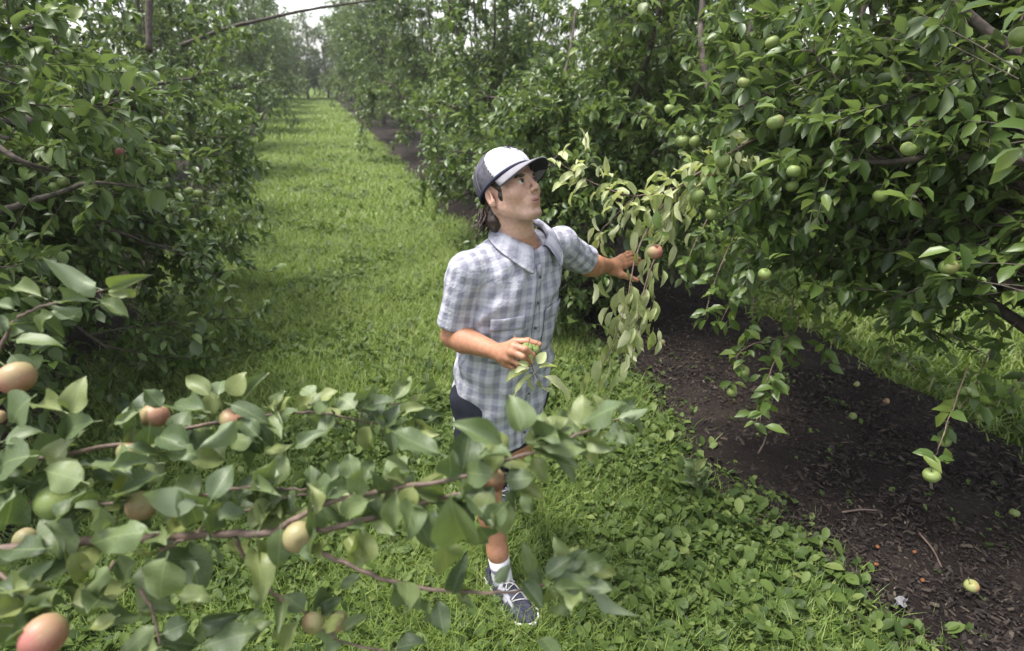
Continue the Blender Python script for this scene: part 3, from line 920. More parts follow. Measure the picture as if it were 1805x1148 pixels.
hero = [  # base, tip, width (pixels of the photograph), depth
    ((895, 790), (808, 745), 44, .84), ((921, 772), (906, 703), 56, .86), ((942, 787), (1031, 781), 34, .84), ((789, 806), (690, 764), 40, .84),
    ((789, 858), (816, 972), 74, .78), ((878, 840), (812, 832), 36, .86), ((897, 884), (858, 926), 36, .84), ((889, 862), (920, 900), 22, .84), ((916, 868), (940, 902), 24, .85),
    ((642, 920), (630, 993), 46, .90), ((782, 905), (740, 931), 28, .88), ((780, 930), (794, 1020), 50, .85), ((842, 921), (863, 965), 30, .86),
    ((627, 850), (614, 806), 38, .92), ((594, 860), (553, 861), 36, .93), ((736, 832), (672, 820), 32, .92), ((815, 808), (850, 782), 22, .92), ((940, 785), (955, 728), 26, .88),
    ((945, 760), (1000, 735), 26, .92), ((870, 842), (880, 790), 34, .9), ((700, 862), (690, 930), 44, .9), ((720, 880), (760, 960), 40, .88), ((660, 880), (600, 905), 30, .9),
    ((158, 853), (74, 826), 54, .92), ((290, 816), (192, 820), 28, .95), ((293, 833), (213, 870), 34, .93), ((358, 892), (273, 880), 42, .92), ((366, 892), (405, 822), 46, .92),
    ((282, 938), (144, 942), 40, .86), ((370, 918), (426, 903), 38, .92), ((297, 972), (270, 1058), 72, .86), ((304, 1047), (366, 1054), 20, .90), ((246, 987), (203, 1022), 34, .92),
    ((204, 988), (138, 1050), 26, .90), ((118, 968), (155, 1022), 32, .92), ((92, 966), (25, 971), 28, .92), ((104, 1066), (27, 1080), 32, .88), ((212, 1084), (163, 1106), 30, .9),
    ((446, 866), (483, 914), 20, .95), ((450, 830), (486, 850), 34, .97), ((530, 1088), (490, 1143), 42, .96), ((-6, 1093), (45, 1118), 42, .88), ((68, 803), (-25, 812), 52, .95), ((74, 845), (-5, 878), 26, .97),
    ((181, 511), (113, 490), 27, 1.05), ((186, 511), (241, 489), 22, 1.08), ((181, 519), (234, 520), 18, 1.1), ((171, 527), (221, 552), 24, 1.06), ((173, 533), (96, 525), 22, 1.06),
    ((80, 537), (139, 546), 18, 1.05), ((84, 528), (19, 500), 32, 1.08), ((101, 548), (54, 575), 27, 1.05), ((19, 600), (84, 594), 22, 1.03), ((50, 626), (99, 602), 20, 1.05), ((30, 548), (-8, 531), 27, 1.05),
    ((15, 620), (50, 660), 26, 1.05), ((10, 580), (60, 560), 24, 1.1),
    ((65, 695), (4, 737), 58, .95), ((120, 729), (62, 703), 32, .98), ((121, 734), (138, 681), 38, .98), ((180, 741), (89, 757), 34, .98), ((193, 751), (240, 724), 12, 1.0), ((290, 723), (256, 690), 30, 1.02),
    ((265, 742), (260, 789), 38, .98), ((371, 727), (301, 715), 34, 1.0), ((377, 702), (332, 665), 27, 1.04), ((384, 702), (391, 664), 38, 1.04), ((400, 701), (425, 668), 27, 1.04), ((396, 710), (467, 733), 27, 1.02),
    ((345, 796), (277, 762), 50, .96), ((344, 796), (415, 748), 34, .97), ((462, 776), (423, 738), 32, 1.0), ((458, 781), (395, 766), 27, 1.0), ((207, 788), (288, 795), 18, .96), ((288, 795), (343, 804), 27, .96),
    ((459, 802), (512, 779), 16, 1.0), ((515, 792), (556, 762), 26, 1.02), ((455, 825), (476, 857), 30, .98), ((555, 700), (535, 680), 22, 1.1), ((560, 705), (590, 690), 24, 1.1),
    ((630, 725), (600, 695), 30, 1.1), ((640, 722), (680, 700), 28, 1.12), ((655, 745), (640, 790), 28, 1.1), ((725, 760), (770, 725), 30, 1.12), ((700, 735), (740, 715), 26, 1.12), ((0, 780), (60, 760), 40, .98),
    ((885, 850), (932, 838), 34, .88), ((870, 860), (843, 908), 38, .87), ((905, 850), (952, 872), 30, .90), ((880, 872), (892, 938), 38, .86), ((900, 802), (868, 768), 34, .87), ((935, 800), (962, 842), 32, .90), ((850, 845), (828, 893), 38, .88), ((960, 790), (1000, 820), 32, .92), ((730, 850), (715, 900), 36, .9),
    ((940, 1010), (925, 968), 22, .92), ((955, 1020), (1000, 985), 30, .92), ((962, 1030), (1040, 1020), 24, .92), ((965, 1035), (1020, 1075), 30, .9), ((962, 1032), (1035, 1052), 34, .91), ((970, 1028), (965, 1078), 22, .93),
    ((985, 1010), (1030, 975), 28, .95), ((1000, 1010), (1062, 990), 30, .96), ((1010, 1020), (1070, 1040), 26, .96), ((1020, 1005), (1080, 1010), 26, .98), ((995, 1000), (985, 955), 24, .97), ((1030, 1020), (1100, 1085), 30, .98),
    ((868, 1030), (895, 1000), 20, .92), ((800, 1040), (830, 1065), 18, .94), ((770, 1050), (780, 1110), 30, .95), ((760, 1055), (740, 1090), 26, .96), ((640, 1010), (600, 1040), 24, .97),
    ((1060, 745), (1030, 720), 24, 1.12), ((1080, 740), (1135, 728), 22, 1.2), ((1075, 742), (1100, 775), 24, 1.2), ((1050, 750), (1055, 800), 26, 1.12), ((1090, 738), (1115, 705), 22, 1.22), ((1065, 735), (1050, 700), 22, 1.18), ((1020, 770), (1060, 820), 28, 1.05),
    ((540, 1080), (510, 1050), 28, 1.0), ((600, 1120), (640, 1085), 28, 1.0), ((610, 1130), (570, 1160), 30, 1.0), ((690, 1145), (740, 1130), 30, 1.0), ((560, 1085), (590, 1060), 26, 1.02), ((280, 1120), (330, 1100), 40, .92), ((285, 1140), (240, 1150), 36, .92),
    ((20, 1045), (60, 1010), 40, .92), ((30, 1060), (-10, 1020), 36, .9), ((340, 1100), (420, 1120), 34, .95), ((420, 1130), (470, 1100), 30, .96),
]
fg_n = 0
for b0, t0, w0, d0 in hero:
    if d0 == 0: continue
    hero_leaf(treeL0, b0, t0, w0 * 1.12, d0, flip=rb.random() < .07); fg_n += 1

OPEN = [(818, 700, 900, 815), (842, 880, 895, 1000), (850, 985, 948, 1115), (1030, 430, 1138, 512), (800, 560, 960, 700)]   # bare gaps in the growth
def spur_leaves(tree, line, count, size, spread=1.0, meshes=HERO, t0=.1, t1=1.0, up=.25, per=3, jitter=.012, droop=0.0, face=.55, bulk=None):
    """little rosettes of leaves along a twig"""
    k = 0
    for i in range(count):
        t = (t0 + (t1 - t0) * (i + rb.random()) / count) * (len(line) - 1)
        a = min(int(t), len(line) - 2)
        p = line[a] + (line[a + 1] - line[a]) * (t - a)
        tg = nrm(line[a + 1] - line[a])
        for h in range(per):
            v = rb.normal(0, 1, 3); v = nrm(v - tg * (v @ tg))
            d = nrm(tg * .45 + v * spread + UPZ * (rb.normal(up, .25) - droop))
            nn = UPZ * .7 + to_cam(p) * face + rb.normal(0, .35, 3)
            cx, cy_, _ = proj((p + d * size * .6)[None])
            if any(a <= cx[0] <= c_ and b_ <= cy_[0] <= e_ for a, b_, c_, e_ in OPEN): continue
            s = size * rb.uniform(.7, 1.3)
            if bulk is not None:
                bulk.append((p + rb.normal(0, jitter, 3), d, nn, s)); continue
            put('leaf', meshes[int(rb.integers(0, len(meshes)))], tree, leaf_matrix(p + rb.normal(0, jitter, 3), d, nn, s, rb.uniform(.68, 1.05)))
            k += 1
    return k
for q, c, s, per in [(L_main, 13, .070, 3), (tw_q[0], 10, .070, 3), (tw_q[1], 3, .070, 2), (tw_q[2], 5, .068, 2), (tw_q[5], 15, .066, 3), (tw_q[7], 4, .06, 2), (tw_q[10], 6, .058, 3), (tw_q[11], 6, .046, 3), (tw_q[13], 5, .058, 3), (tw_q[6], 5, .066, 2), (tw_q[4], 4, .06, 2)]:
    fg_n += spur_leaves(treeL0, q, c, s, per=per, t0=.35 if q is L_main else .2)
for q, a_, b_ in ((L_main, .14, .5), (tw_q[5], .05, .45), (tw_q[6], .1, 1.0), (tw_q[8], .2, 1.0), (tw_q[3], .1, 1.0)):
    fg_n += spur_leaves(treeL0, q, 7, .080, per=2, t0=a_, t1=b_, jitter=.03)
for q in (tw_q[1], ):
    fg_n += spur_leaves(treeL0, q, 5, .052, per=3, t0=.90, t1=1.0, jitter=.045)

for (px, py, rr, dp, kd) in [(29, 667, 31, 1.0, 'blush'), (273, 733, 24, 1.06, 'blush'), (410, 740, 23, 1.07, 'blush'), (232, 797, 24, 1.02, 'russet'), (97, 887, 33, .99, 'green'), (250, 892, 26, .98, 'russet'),
                             (45, 951, 20, 1.05, 'russet'), (527, 947, 28, .93, 'russet'), (552, 1098, 20, 1.0, 'russet'), (595, 1096, 18, 1.02, 'russet'), (78, 1122, 38, .86, 'blush'), (868, 846, 23, .92, 'blush'), (160, 1064, 22, 1.02, 'green'), (955, 745, 15, 1.05, 'green'), (-2, 735, 12, 1.0, 'blush'), (725, 925, 18, 1.02, 'green')]:
    p = P(px, py, dp)
    tl = nrm(-to_cam(p) * rb.uniform(.2, .8) + UPZ * .6 + rb.normal(0, .3, 3))
    hang_apple(treeL0, p, kd, rr * dp / 1000, tl, spin=rb.uniform(-2.4, -.4))

# ------------------------------------------------------------------ the right tree's bough that the man lifts, and its hanging sprays
rb = np.random.default_rng(78)
q = bough(treeR0, [(1900, 420, 3.0), (1700, 330, 2.9), (1600, 296, 2.8), (1500, 300, 2.7), (1455, 270, 2.65), (1440, 215, 2.6), (1392, 202, 2.55), (1345, 165, 2.5)], .034, .010, 9, 'bark')
shoot = bough(treeR0, [(1440, 215, 2.6), (1380, 222, 2.55), (1300, 262, 2.5), (1240, 300, 2.45), (1180, 335, 2.42), (1110, 345, 2.40), (1040, 320, 2.38), (985, 285, 2.35)], .0075, .0020, 6)
hang1 = bough(treeR0, [(1230, 305, 2.46), (1170, 360, 2.42), (1125, 440, 2.40), (1105, 530, 2.36), (1080, 610, 2.32)], .0050, .0015, 6)
hang2 = bough(treeR0, [(1200, 325, 2.45), (1180, 400, 2.44), (1145, 480, 2.42), (1125, 560, 2.38), (1130, 600, 2.36)], .0045, .0015, 6)
hang3 = bough(treeR0, [(1080, 610, 2.32), (1060, 650, 2.3), (1055, 690, 2.28)], .0020, .0012, 5)
hang4 = bough(treeR0, [(1120, 345, 2.40), (1075, 390, 2.42), (1050, 420, 2.44)], .0030, .0012, 5)
spur_leaves(treeR0, shoot, 27, .078, .8, PALE, .22, 1.0, up=-.05, per=4, jitter=.035, face=.2)
spur_leaves(treeR0, hang1, 22, .092, .40, PALE, .06, 1.0, up=-.8, per=5, jitter=.045, face=.2)
spur_leaves(treeR0, hang2, 16, .088, .40, PALE, .06, 1.0, up=-.8, per=4, jitter=.045, face=.2)
spur_leaves(treeR0, hang3, 4, .085, .25, PALE, .3, 1.0, up=-.9, per=3, jitter=.03, face=.2)
spur_leaves(treeR0, hang4, 5, .070, .4, PALE, .2, 1.0, up=-.7, per=3, jitter=.03, face=.2)

SPRAY = []
def spray(tree, pts, cnt, size, per=3, r0=.004, droop=.1, meshes=PART, jitter=.02, sp=.9):
    l_ = bough(tree, pts, r0, .0015, 5, name='twig')
    spur_leaves(tree, l_, cnt, size, sp, meshes, .12, 1.0, up=0.0, per=per, jitter=jitter, droop=droop, face=.4, bulk=SPRAY)
    return l_
M_h = PART
spray(treeR0, [(1400, 520, 2.8), (1388, 590, 2.7), (1360, 650, 2.6), (1345, 700, 2.55), (1340, 750, 2.5)], 13, .072, 4)
spray(treeR0, [(1400, 590, 2.7), (1320, 610, 2.6), (1290, 640, 2.6)], 5, .07, 3)
spray(treeR0, [(1710, 640, 2.3), (1672, 740, 2.2), (1655, 790, 2.15), (1645, 812, 2.1)], 4, .075, 2, .003)
spray(treeR0, [(1800, 560, 2.5), (1745, 620, 2.4), (1715, 690, 2.35), (1690, 720, 2.3)], 8, .075, 3)
spray(treeR0, [(1830, 640, 2.4), (1780, 690, 2.35), (1740, 720, 2.3)], 5, .075, 3)
spray(treeR0, [(1640, 440, 2.9), (1600, 540, 2.8), (1570, 600, 2.7), (1560, 650, 2.65)], 10, .07, 3)
spray(treeR0, [(1560, 480, 3.0), (1500, 560, 2.9), (1470, 600, 2.85), (1450, 640, 2.8)], 9, .07, 3)
spray(treeR0, [(1720, 480, 2.7), (1690, 540, 2.6), (1680, 600, 2.55)], 8, .072, 3)
spray(treeR0, [(1320, 480, 3.0), (1290, 530, 2.9), (1270, 570, 2.85)], 8, .07, 3)
spray(treeR0, [(1850, 230, 1.5), (1815, 255, 1.48), (1790, 270, 1.45)], 3, .085, 2)

for pts in ([(1300, 400, 3.1), (1270, 470, 3.0), (1250, 530, 2.95), (1240, 570, 2.9)], [(1450, 470, 2.9), (1420, 530, 2.8), (1400, 590, 2.75), (1395, 640, 2.7)], [(1350, 450, 3.0), (1330, 520, 2.9), (1325, 580, 2.85), (1310, 620, 2.8)],
            [(1500, 420, 2.8), (1480, 480, 2.7), (1440, 540, 2.65)], [(1250, 380, 3.3), (1220, 440, 3.2), (1200, 500, 3.15)], [(1620, 500, 2.7), (1640, 570, 2.6), (1650, 620, 2.55)], [(1760, 450, 2.5), (1740, 520, 2.45), (1750, 590, 2.4)]):
    spray(treeR0, pts, 11, .070, 3)
rb = np.random.default_rng(79)
RA = [(820, 292, 22), (920, 150, 24), (1010, 268, 20), (1065, 360, 21), (1085, 65, 22), (600, 435, 20), (603, 497, 23), (648, 497, 20), (745, 565, 26), (655, 688, 26), (692, 640, 22), (995, 603, 24), (930, 430, 28), (1398, 525, 26), (705, 755, 21),
      (893, 965, 22), (1540, 940, 30), (1300, 690, 24), (560, 385, 19), (750, 100, 19), (610, 600, 17), (1790, 130, 34), (1590, 175, 17), (880, 160, 17), (925, 285, 17), (1540, 50, 18), (700, 900, 20), (635, 735, 17), (780, 742, 17), (990, 655, 22), (1320, 1090, 20), (1700, 640, 22), (1460, 420, 18)]
for zx, zy, zr in RA:
    px, py, rr = 900 + zx / 1.9945, zy / 1.9945, zr / 1.9945
    hang_apple(treeR0, P(px, py, .0285 / rr * 1000 * .90), 'green', .0265, nrm(UPZ + rb.normal(0, .35, 3)))
for px, py, rr, kd in [(1154, 444, 14, 'blush'), (1146, 346, 11, 'green'), (1251, 303, 12, 'blush'), (1642, 838, 14, 'green'), (1664, 778, 11, 'green'), (1310, 655, 11, 'green'), (1380, 685, 11, 'green'), (1585, 640, 11, 'green'), (1562, 625, 10, 'green'), (1700, 690, 12, 'green'), (1290, 692, 9, 'green'), (1730, 735, 11, 'green')]:
    hang_apple(treeR0, P(px, py, .0285 / rr * 1000), kd, .0285, nrm(UPZ + rb.normal(0, .3, 3)))
for px, py, dp in [(1120, 52, 4.6), (1090, 10, 4.6), (1115, 146, 4.8), (1075, 88, 5.0), (1128, 237, 4.6), (1105, 237, 4.6), (1025, 32, 5.0), (937, 45, 5.2), (990, 95, 5.4), (1118, 45, 4.9), (1012, 140, 4.7), (1045, 155, 5.0), (1060, 180, 5.1), (960, 210, 5.4)]:
    hang_apple(treeR1, P(px, py, dp), 'green', .029, detail=False)
for px, py, dp in [(213, 270, 3.0), (250, 272, 3.05), (282, 270, 3.1), (298, 272, 3.1), (198, 317, 2.9), (232, 325, 2.95), (210, 330, 2.9), (258, 343, 3.0), (333, 337, 3.4), (349, 342, 3.4), (112, 320, 2.9), (97, 330, 2.9), (224, 296, 3.2), (310, 245, 3.3)]:
    hang_apple(treeL1, P(px, py, dp), 'blush' if px == 213 else 'green', .028, detail=False)
ap, ad_, an_ = [], [], []                                 # leaf rosettes above the fruit
for o in [c for c in treeR0.children if c.name.startswith('apple')]:
    c = np.array(o.matrix_basis.translation) + np.array(treeR0.location) + UPZ * .065
    for _ in range(4):
        ap.append(c + rb.normal(0, .012, 3)); ad_.append(nrm(rb.normal(0, 1, 3) + np.array([0, 0, -.1]))); an_.append(UPZ + rb.normal(0, .4, 3))
ap, ad_, an_ = np.array(ap), np.array(ad_), np.array(an_)
sp_p, sp_d, sp_n, sp_s = (np.array([x[i] for x in SPRAY]) for i in range(4))
me = spread_leaves('spray_foliage', local(treeR0, sp_p), sp_d, sp_n, sp_s, T8V, T8F, None, rb.uniform(.25, .95, len(sp_p)))
tag(link('spray_foliage', me, M['leaf_bulk'], treeR0), kind='stuff')
me = spread_leaves('spur_foliage', local(treeR0, ap), ad_, an_, .07 * rb.uniform(.7, 1.25, len(ap)), T8V, T8F, None, rb.uniform(.2, .9, len(ap)))
tag(link('spur_foliage', me, M['leaf_bulk'], treeR0), kind='stuff')
# crooked limbs seen through the leaves
bough(treeL1, [(-200, 260, 3.1), (0, 216, 3.0), (60, 212, 2.95), (105, 203, 2.9), (140, 190, 2.85), (200, 180, 2.9)], .040, .014, 9, 'bark')
bough(treeL1, [(-120, 400, 2.8), (0, 372, 2.7), (60, 353, 2.7), (110, 338, 2.7), (165, 322, 2.7), (240, 330, 2.8)], .020, .006, 8, 'bark')
bough(treeL1, [(60, 175, 2.9), (85, 152, 2.9), (125, 146, 2.9), (170, 150, 3.0)], .013, .006, 7, 'bark')
bough(treeL1, [(-60, 230, 2.6), (0, 262, 2.6), (40, 285, 2.6), (90, 300, 2.7)], .018, .008, 7, 'bark')
bough(treeL2, [(320, 80, 6.0), (400, 50, 6.0), (450, 38, 6.0), (540, 18, 6.2), (640, 3, 6.4), (720, -10, 6.6)], .022, .008, 7, 'bark')
bough(treeL1, [(263, -30, 5.0), (263, 28, 5.0), (262, 90, 5.0)], .030, .026, 8, 'bark')
bough(treeR1, [(1000, 245, 5.0), (985, 200, 4.8), (965, 196, 4.7), (950, 178, 4.7)], .022, .012, 8, 'bark')
bough(treeR1, [(975, 198, 4.7), (990, 150, 4.7), (1005, 90, 4.8), (1015, 20, 4.9)], .020, .010, 7, 'bark')
for pts, a in [([(1255, 180, 3.0), (1248, 150, 3.0), (1240, 110, 3.0), (1236, 60, 3.05), (1240, -20, 3.1)], .020), ([(1262, 175, 3.05), (1290, 120, 3.1), (1320, 60, 3.15), (1340, -10, 3.2)], .016),
               ([(1465, 260, 2.9), (1480, 180, 2.95), (1505, 90, 3.0), (1530, -20, 3.05)], .019), ([(1690, 330, 3.0), (1670, 150, 3.1), (1690, 60, 3.1), (1680, -20, 3.2)], .022), ([(1600, 200, 2.9), (1680, 110, 2.9), (1760, 60, 2.9), (1830, 20, 2.9)], .015),
               ([(1770, 500, 2.6), (1785, 440, 2.6), (1805, 400, 2.6), (1850, 380, 2.6)], .013)]:
    bough(treeR0, pts, a, a * .75, 8, 'bark')

# ------------------------------------------------------------------ shapes grown from distance fields (for the man)
def mesh_field(f, lo, hi, h, B=8, margin=1.3):
    """naive surface nets on the blocks that the surface crosses"""
    lo = np.asarray(lo, float)
    nb = np.ceil((np.asarray(hi, float) - lo) / (h * B)).astype(int)
    bi = np.stack(np.meshgrid(*[np.arange(k) for k in nb], indexing='ij'), -1).reshape(-1, 3)
    cen = lo + (bi + .5) * h * B
    fc = np.concatenate([f(c) for c in np.array_split(cen, max(1, len(cen) // 200000))])
    bi = bi[np.abs(fc) < margin * h * B]
    g = np.arange(B + 1)
    off = np.stack(np.meshgrid(g, g, g, indexing='ij'), -1).reshape(-1, 3)
    NC = nb * B + 2
    def key(c): return (c[..., 0].astype(np.int64) * NC[1] + c[..., 1]) * NC[2] + c[..., 2]
    keys, vert, quads_key = [], [], []
    for ch in np.array_split(bi, max(1, len(bi) // 1500)):
        ci = ch[:, None, :] * B + off[None]
        val = f((lo + ci.reshape(-1, 3) * h)).reshape(len(ch), B + 1, B + 1, B + 1)
        sgn = val < 0
        # cells
        s8 = [sgn[:, a:B + a, b:B + b, c:B + c] for a in (0, 1) for b in (0, 1) for c in (0, 1)]
        cnt = sum(s.astype(np.int8) for s in s8)
        n_, i, j, k = np.nonzero((cnt > 0) & (cnt < 8))
        if len(n_):
            acc = np.zeros((len(n_), 3)); num = np.zeros(len(n_))
            for ax in range(3):
                for u in (0, 1):
                    for w in (0, 1):
                        a0 = [0, 0, 0]; o = [x for x in range(3) if x != ax]
                        a0[o[0]], a0[o[1]] = u, w
                        a1 = list(a0); a1[ax] = 1
                        v0 = val[n_, i + a0[0], j + a0[1], k + a0[2]]; v1 = val[n_, i + a1[0], j + a1[1], k + a1[2]]
                        cr = (v0 < 0) != (v1 < 0)
                        t = np.where(cr, v0 / np.where(cr, v0 - v1, 1), 0)
                        p = np.array(a0, float)[None] + t[:, None] * (np.array(a1) - np.array(a0))[None]
                        acc += p * cr[:, None]; num += cr
            cell = ch[n_] * B + np.stack([i, j, k], -1)
            keys.append(key(cell)); vert.append(lo + (cell + acc / num[:, None]) * h)
        for ax in range(3):
            o = [x for x in range(3) if x != ax]
            sl0 = [slice(0, B)] * 3; sl1 = [slice(0, B)] * 3; sl1[ax] = slice(1, B + 1)
            A, C = sgn[(slice(None), *sl0)], sgn[(slice(None), *sl1)]
            n_, i, j, k = np.nonzero(A != C)
            if not len(n_): continue
            fl = A[n_, i, j, k]
            cell = ch[n_] * B + np.stack([i, j, k], -1)
            e0, e1 = np.zeros(3, int), np.zeros(3, int)
            e0[o[0]] = 1; e1[o[1]] = 1
            qd = np.stack([key(cell), key(cell - e0), key(cell - e0 - e1), key(cell - e1)], 1)
            if ax == 1: fl = ~fl
            qd[~fl] = qd[~fl][:, ::-1]
            quads_key.append(qd)
    keys, vert, qk = np.concatenate(keys), np.concatenate(vert), np.concatenate(quads_key)
    keys, ix = np.unique(keys, return_index=True)
    vert = vert[ix]
    q = np.minimum(np.searchsorted(keys, qk), len(keys) - 1)
    q = q[(keys[q] == qk).all(1)]
    return vert, q

def relax(V, Q, it=2, k=.5):
    e = np.concatenate([Q[:, [0, 1]], Q[:, [1, 2]], Q[:, [2, 3]], Q[:, [3, 0]]])
    deg = np.bincount(e.ravel(), minlength=len(V))[:, None]
    for _ in range(it):
        s = np.zeros_like(V)
        for a in range(3):
            s[:, a] = np.bincount(e[:, 0], V[e[:, 1], a], len(V)) + np.bincount(e[:, 1], V[e[:, 0], a], len(V))
        V = V * (1 - k) + k * s / np.maximum(deg, 1)
    return V

def smin(a, b, k): 
    h = np.clip(.5 + .5 * (b - a) / k, 0, 1)
    return b * (1 - h) + a * h - k * h * (1 - h)
def smax(a, b, k): return -smin(-a, -b, k)
def cone(p, a, b, r1, r2):
    a, b = np.asarray(a, float), np.asarray(b, float)
    ba = b - a
    h = np.clip((p - a) @ ba / (ba @ ba), 0, 1)
    return np.linalg.norm(p - a - h[:, None] * ba, axis=1) - (r1 + (r2 - r1) * h)
def ell(p, c, r):
    q = (p - np.asarray(c)) ; r = np.asarray(r, float)
    k0 = np.linalg.norm(q / r, axis=1); k1 = np.linalg.norm(q / r ** 2, axis=1) + 1e-9
    return k0 * (k0 - 1) / k1
def sph(p, c, r): return np.linalg.norm(p - np.asarray(c), axis=1) - r
def chain(p, pts, rad, k=.01):
    d = None
    for i in range(len(pts) - 1):
        c = cone(p, pts[i], pts[i + 1], rad[i], rad[i + 1])
        d = c if d is None else smin(d, c, k)
    return d

# ------------------------------------------------------------------ the man
D0 = 1.87
MAN = CAM + FH * D0; MAN[2] = 0
man = empty('person', MAN, -YAW)
tag(man, 'man in a grey plaid shirt and cap looking up and reaching into the branches', 'person')
def J(px, py, d):                       # a point of the man's own frame, from where the photograph shows it
    return local(man, Pd(px, py, d))
TH = math.radians(38)
SV, FC = np.array([math.cos(TH), math.sin(TH), 0]), np.array([math.sin(TH), -math.cos(TH), 0])

R_sh, L_sh = np.array([-.152, -.102, 1.445]), np.array([.185, .150, 1.465])
R_el, R_wr = J(799, 592, 1.775), J(876, 620, 1.60)
L_el, L_wr = J(1036, 468, 2.16), J(1072, 468, 2.32)
hipR, hipL = np.array([-.125, -.03, .90]), np.array([.035, .075, .90])
knR, anR, toR = J(858, 862, 1.80), J(884, 1012, 1.75), J(926, 1075, 1.60)
anR[2] = .105; toR[2] = .035
knL, anL = np.array([-.02, .20, .50]), np.array([-.062, .54, .17])

# torso: stacked ovals, turned with the shoulders
TZ = np.array([.55, .70, .78, .92, 1.02, 1.12, 1.24, 1.34, 1.41, 1.46, 1.50, 1.545])
TA = np.array([.166, .168, .171, .174, .172, .170, .174, .178, .172, .150, .110, .078])
TB = np.array([.125, .130, .134, .140, .144, .142, .136, .130, .118, .100, .084, .070])
TX = np.array([-.050, -.050, -.048, -.042, -.036, -.028, -.016, -.004, .006, .014, .020, .026])
TY = np.array([.020, .020, .018, .012, .008, .004, .004, .010, .016, .018, .016, .014])
def torso_f(p, grow=0.0):
    z = p[:, 2]
    a, b = np.interp(z, TZ, TA) + grow, np.interp(z, TZ, TB) + grow
    x, y = p[:, 0] - np.interp(z, TZ, TX), p[:, 1] - np.interp(z, TZ, TY)
    u, v = x * SV[0] + y * SV[1], x * FC[0] + y * FC[1]
    q = (np.abs(u / a) ** 2.4 + np.abs(v / b) ** 2.4) ** (1 / 2.4)
    return smax((q - 1) * np.minimum(a, b) * .9, z - 1.50 - grow * .6, .02)
def torso_pt(ang, z, grow=0.0):
    """surface point; ang 0 = breast bone, positive towards his left"""
    a, b = np.interp(z, TZ, TA) + grow, np.interp(z, TZ, TB) + grow
    c, s = np.cos(ang), np.sin(ang)
    q = (np.abs(s / a) ** 2.4 + np.abs(c / b) ** 2.4) ** (-1 / 2.4)
    u, v = s * q, c * q
    return np.stack([np.interp(z, TZ, TX) + u * SV[0] + v * FC[0], np.interp(z, TZ, TY) + u * SV[1] + v * FC[1], z + 0 * u], -1)

# head frame
hth, hph = math.radians(50), math.radians(25)
HF = np.array([math.sin(hth) * math.cos(hph), -math.cos(hth) * math.cos(hph), math.sin(hph)])
HL = nrm(np.cross([0, 0, 1.], HF)); HU = np.cross(HF, HL)
roll = math.radians(-4)
HL, HU = HL * math.cos(roll) + HU * math.sin(roll), HU * math.cos(roll) - HL * math.sin(roll)
HC = J(897, 331, 1.87)
HS = 1.0
def to_head(p): 
    q = (p - HC) / HS
    return np.stack([q @ HF, q @ HL, q @ HU], -1)
def from_head(q):
    q = np.asarray(q, float) * HS
    return HC + q[..., 0:1] * HF + q[..., 1:2] * HL + q[..., 2:3] * HU

def head_f(q):
    """q in head axes: forward, left, up"""
    q = q.copy(); q[:, 2] = np.where(q[:, 2] < 0, q[:, 2] / 1.05, q[:, 2])
    m = q.copy(); m[:, 1] = np.abs(m[:, 1])           # two like halves
    d = ell(q, (-.012, 0, .030), (.100, .077, .090))
    d = smin(d, ell(q, (.024, 0, -.038), (.066, .0620, .074)), .03)
    d = smin(d, cone(m, (-.006, .050, -.056), (.062, .021, -.100), .018, .017), .024)      # jaw
    d = smin(d, ell(q, (.073, 0, -.100), (.020, .023, .016)), .022)                        # chin
    d = smin(d, cone(m, (.080, .034, .014), (.090, .006, .012), .010, .010), .014)         # brow
    d = smin(d, sph(m, (.056, .043, -.030), .024), .026)                                   # cheekbone
    d = smax(d, -sph(m, (.101, .031, -.007), .0165), .012)                                 # eye socket
    d = smin(d, cone(q, (.090, 0, .006), (.109, 0, -.027), .0072, .0085), .010)            # nose ridge
    d = smin(d, sph(q, (.1095, 0, -.031), .0100), .006)
    d = smin(d, ell(m, (.100, .0120, -.036), (.010, .0070, .0070)), .005)
    d = smax(d, -sph(m, (.104, .0070, -.0445), .0042), .003)                                # nostril
    d = smin(d, ell(q, (.080, 0, -.066), (.018, .030, .022)), .016)                        # muzzle
    d = smin(d, cone(m, (.086, .022, -.0655), (.0945, .004, -.0625), .0030, .0046), .006)   # upper lip
    d = smin(d, cone(m, (.086, .020, -.0695), (.0920, .0, -.0735), .0030, .0052), .006)     # lower lip
    d = smax(d, -ell(q, (.099, 0, -.0682), (.011, .0210, .0014)), .002)                     # parted lips
    d = smax(d, -ell(q, (.099, 0, -.089), (.010, .022, .006)), .012)                        # under the lip
    # eyelids round the eyeball
    e = sph(m, (.0790, .0310, -.0060), .0138)
    e = smax(e, -ell(m, (.0935, .0325, -.0062), (.012, .0138, .0054)), .0015)
    d = smin(d, e, .004)
    # ear
    w = m - np.array([-.014, .0745, -.022])
    c, s = math.cos(.35), math.sin(.35)
    w = np.stack([w[:, 0] * c + w[:, 1] * s, -w[:, 0] * s + w[:, 1] * c, w[:, 2]], -1)
    c, s = math.cos(-.25), math.sin(-.25)
    w = np.stack([w[:, 0] * c - w[:, 2] * s, w[:, 1], w[:, 0] * s + w[:, 2] * c], -1)
    ear = ell(w, (-.006, .006, .004), (.0195, .0085, .0315))
    ear = smax(ear, -ell(w, (.000, .0135, .006), (.0115, .0090, .021)), .003)
    ear = smin(ear, cone(w, (.006, .004, -.014), (.000, .003, -.024), .006, .006), .006)
    d = smin(d, ear, .005)
    return d * HS

NB = np.array([.028, .030, 1.475])                      # base of the neck
skull_base = from_head(np.array([-.030, 0, -.050]))
throat = from_head(np.array([.010, 0, -.070]))

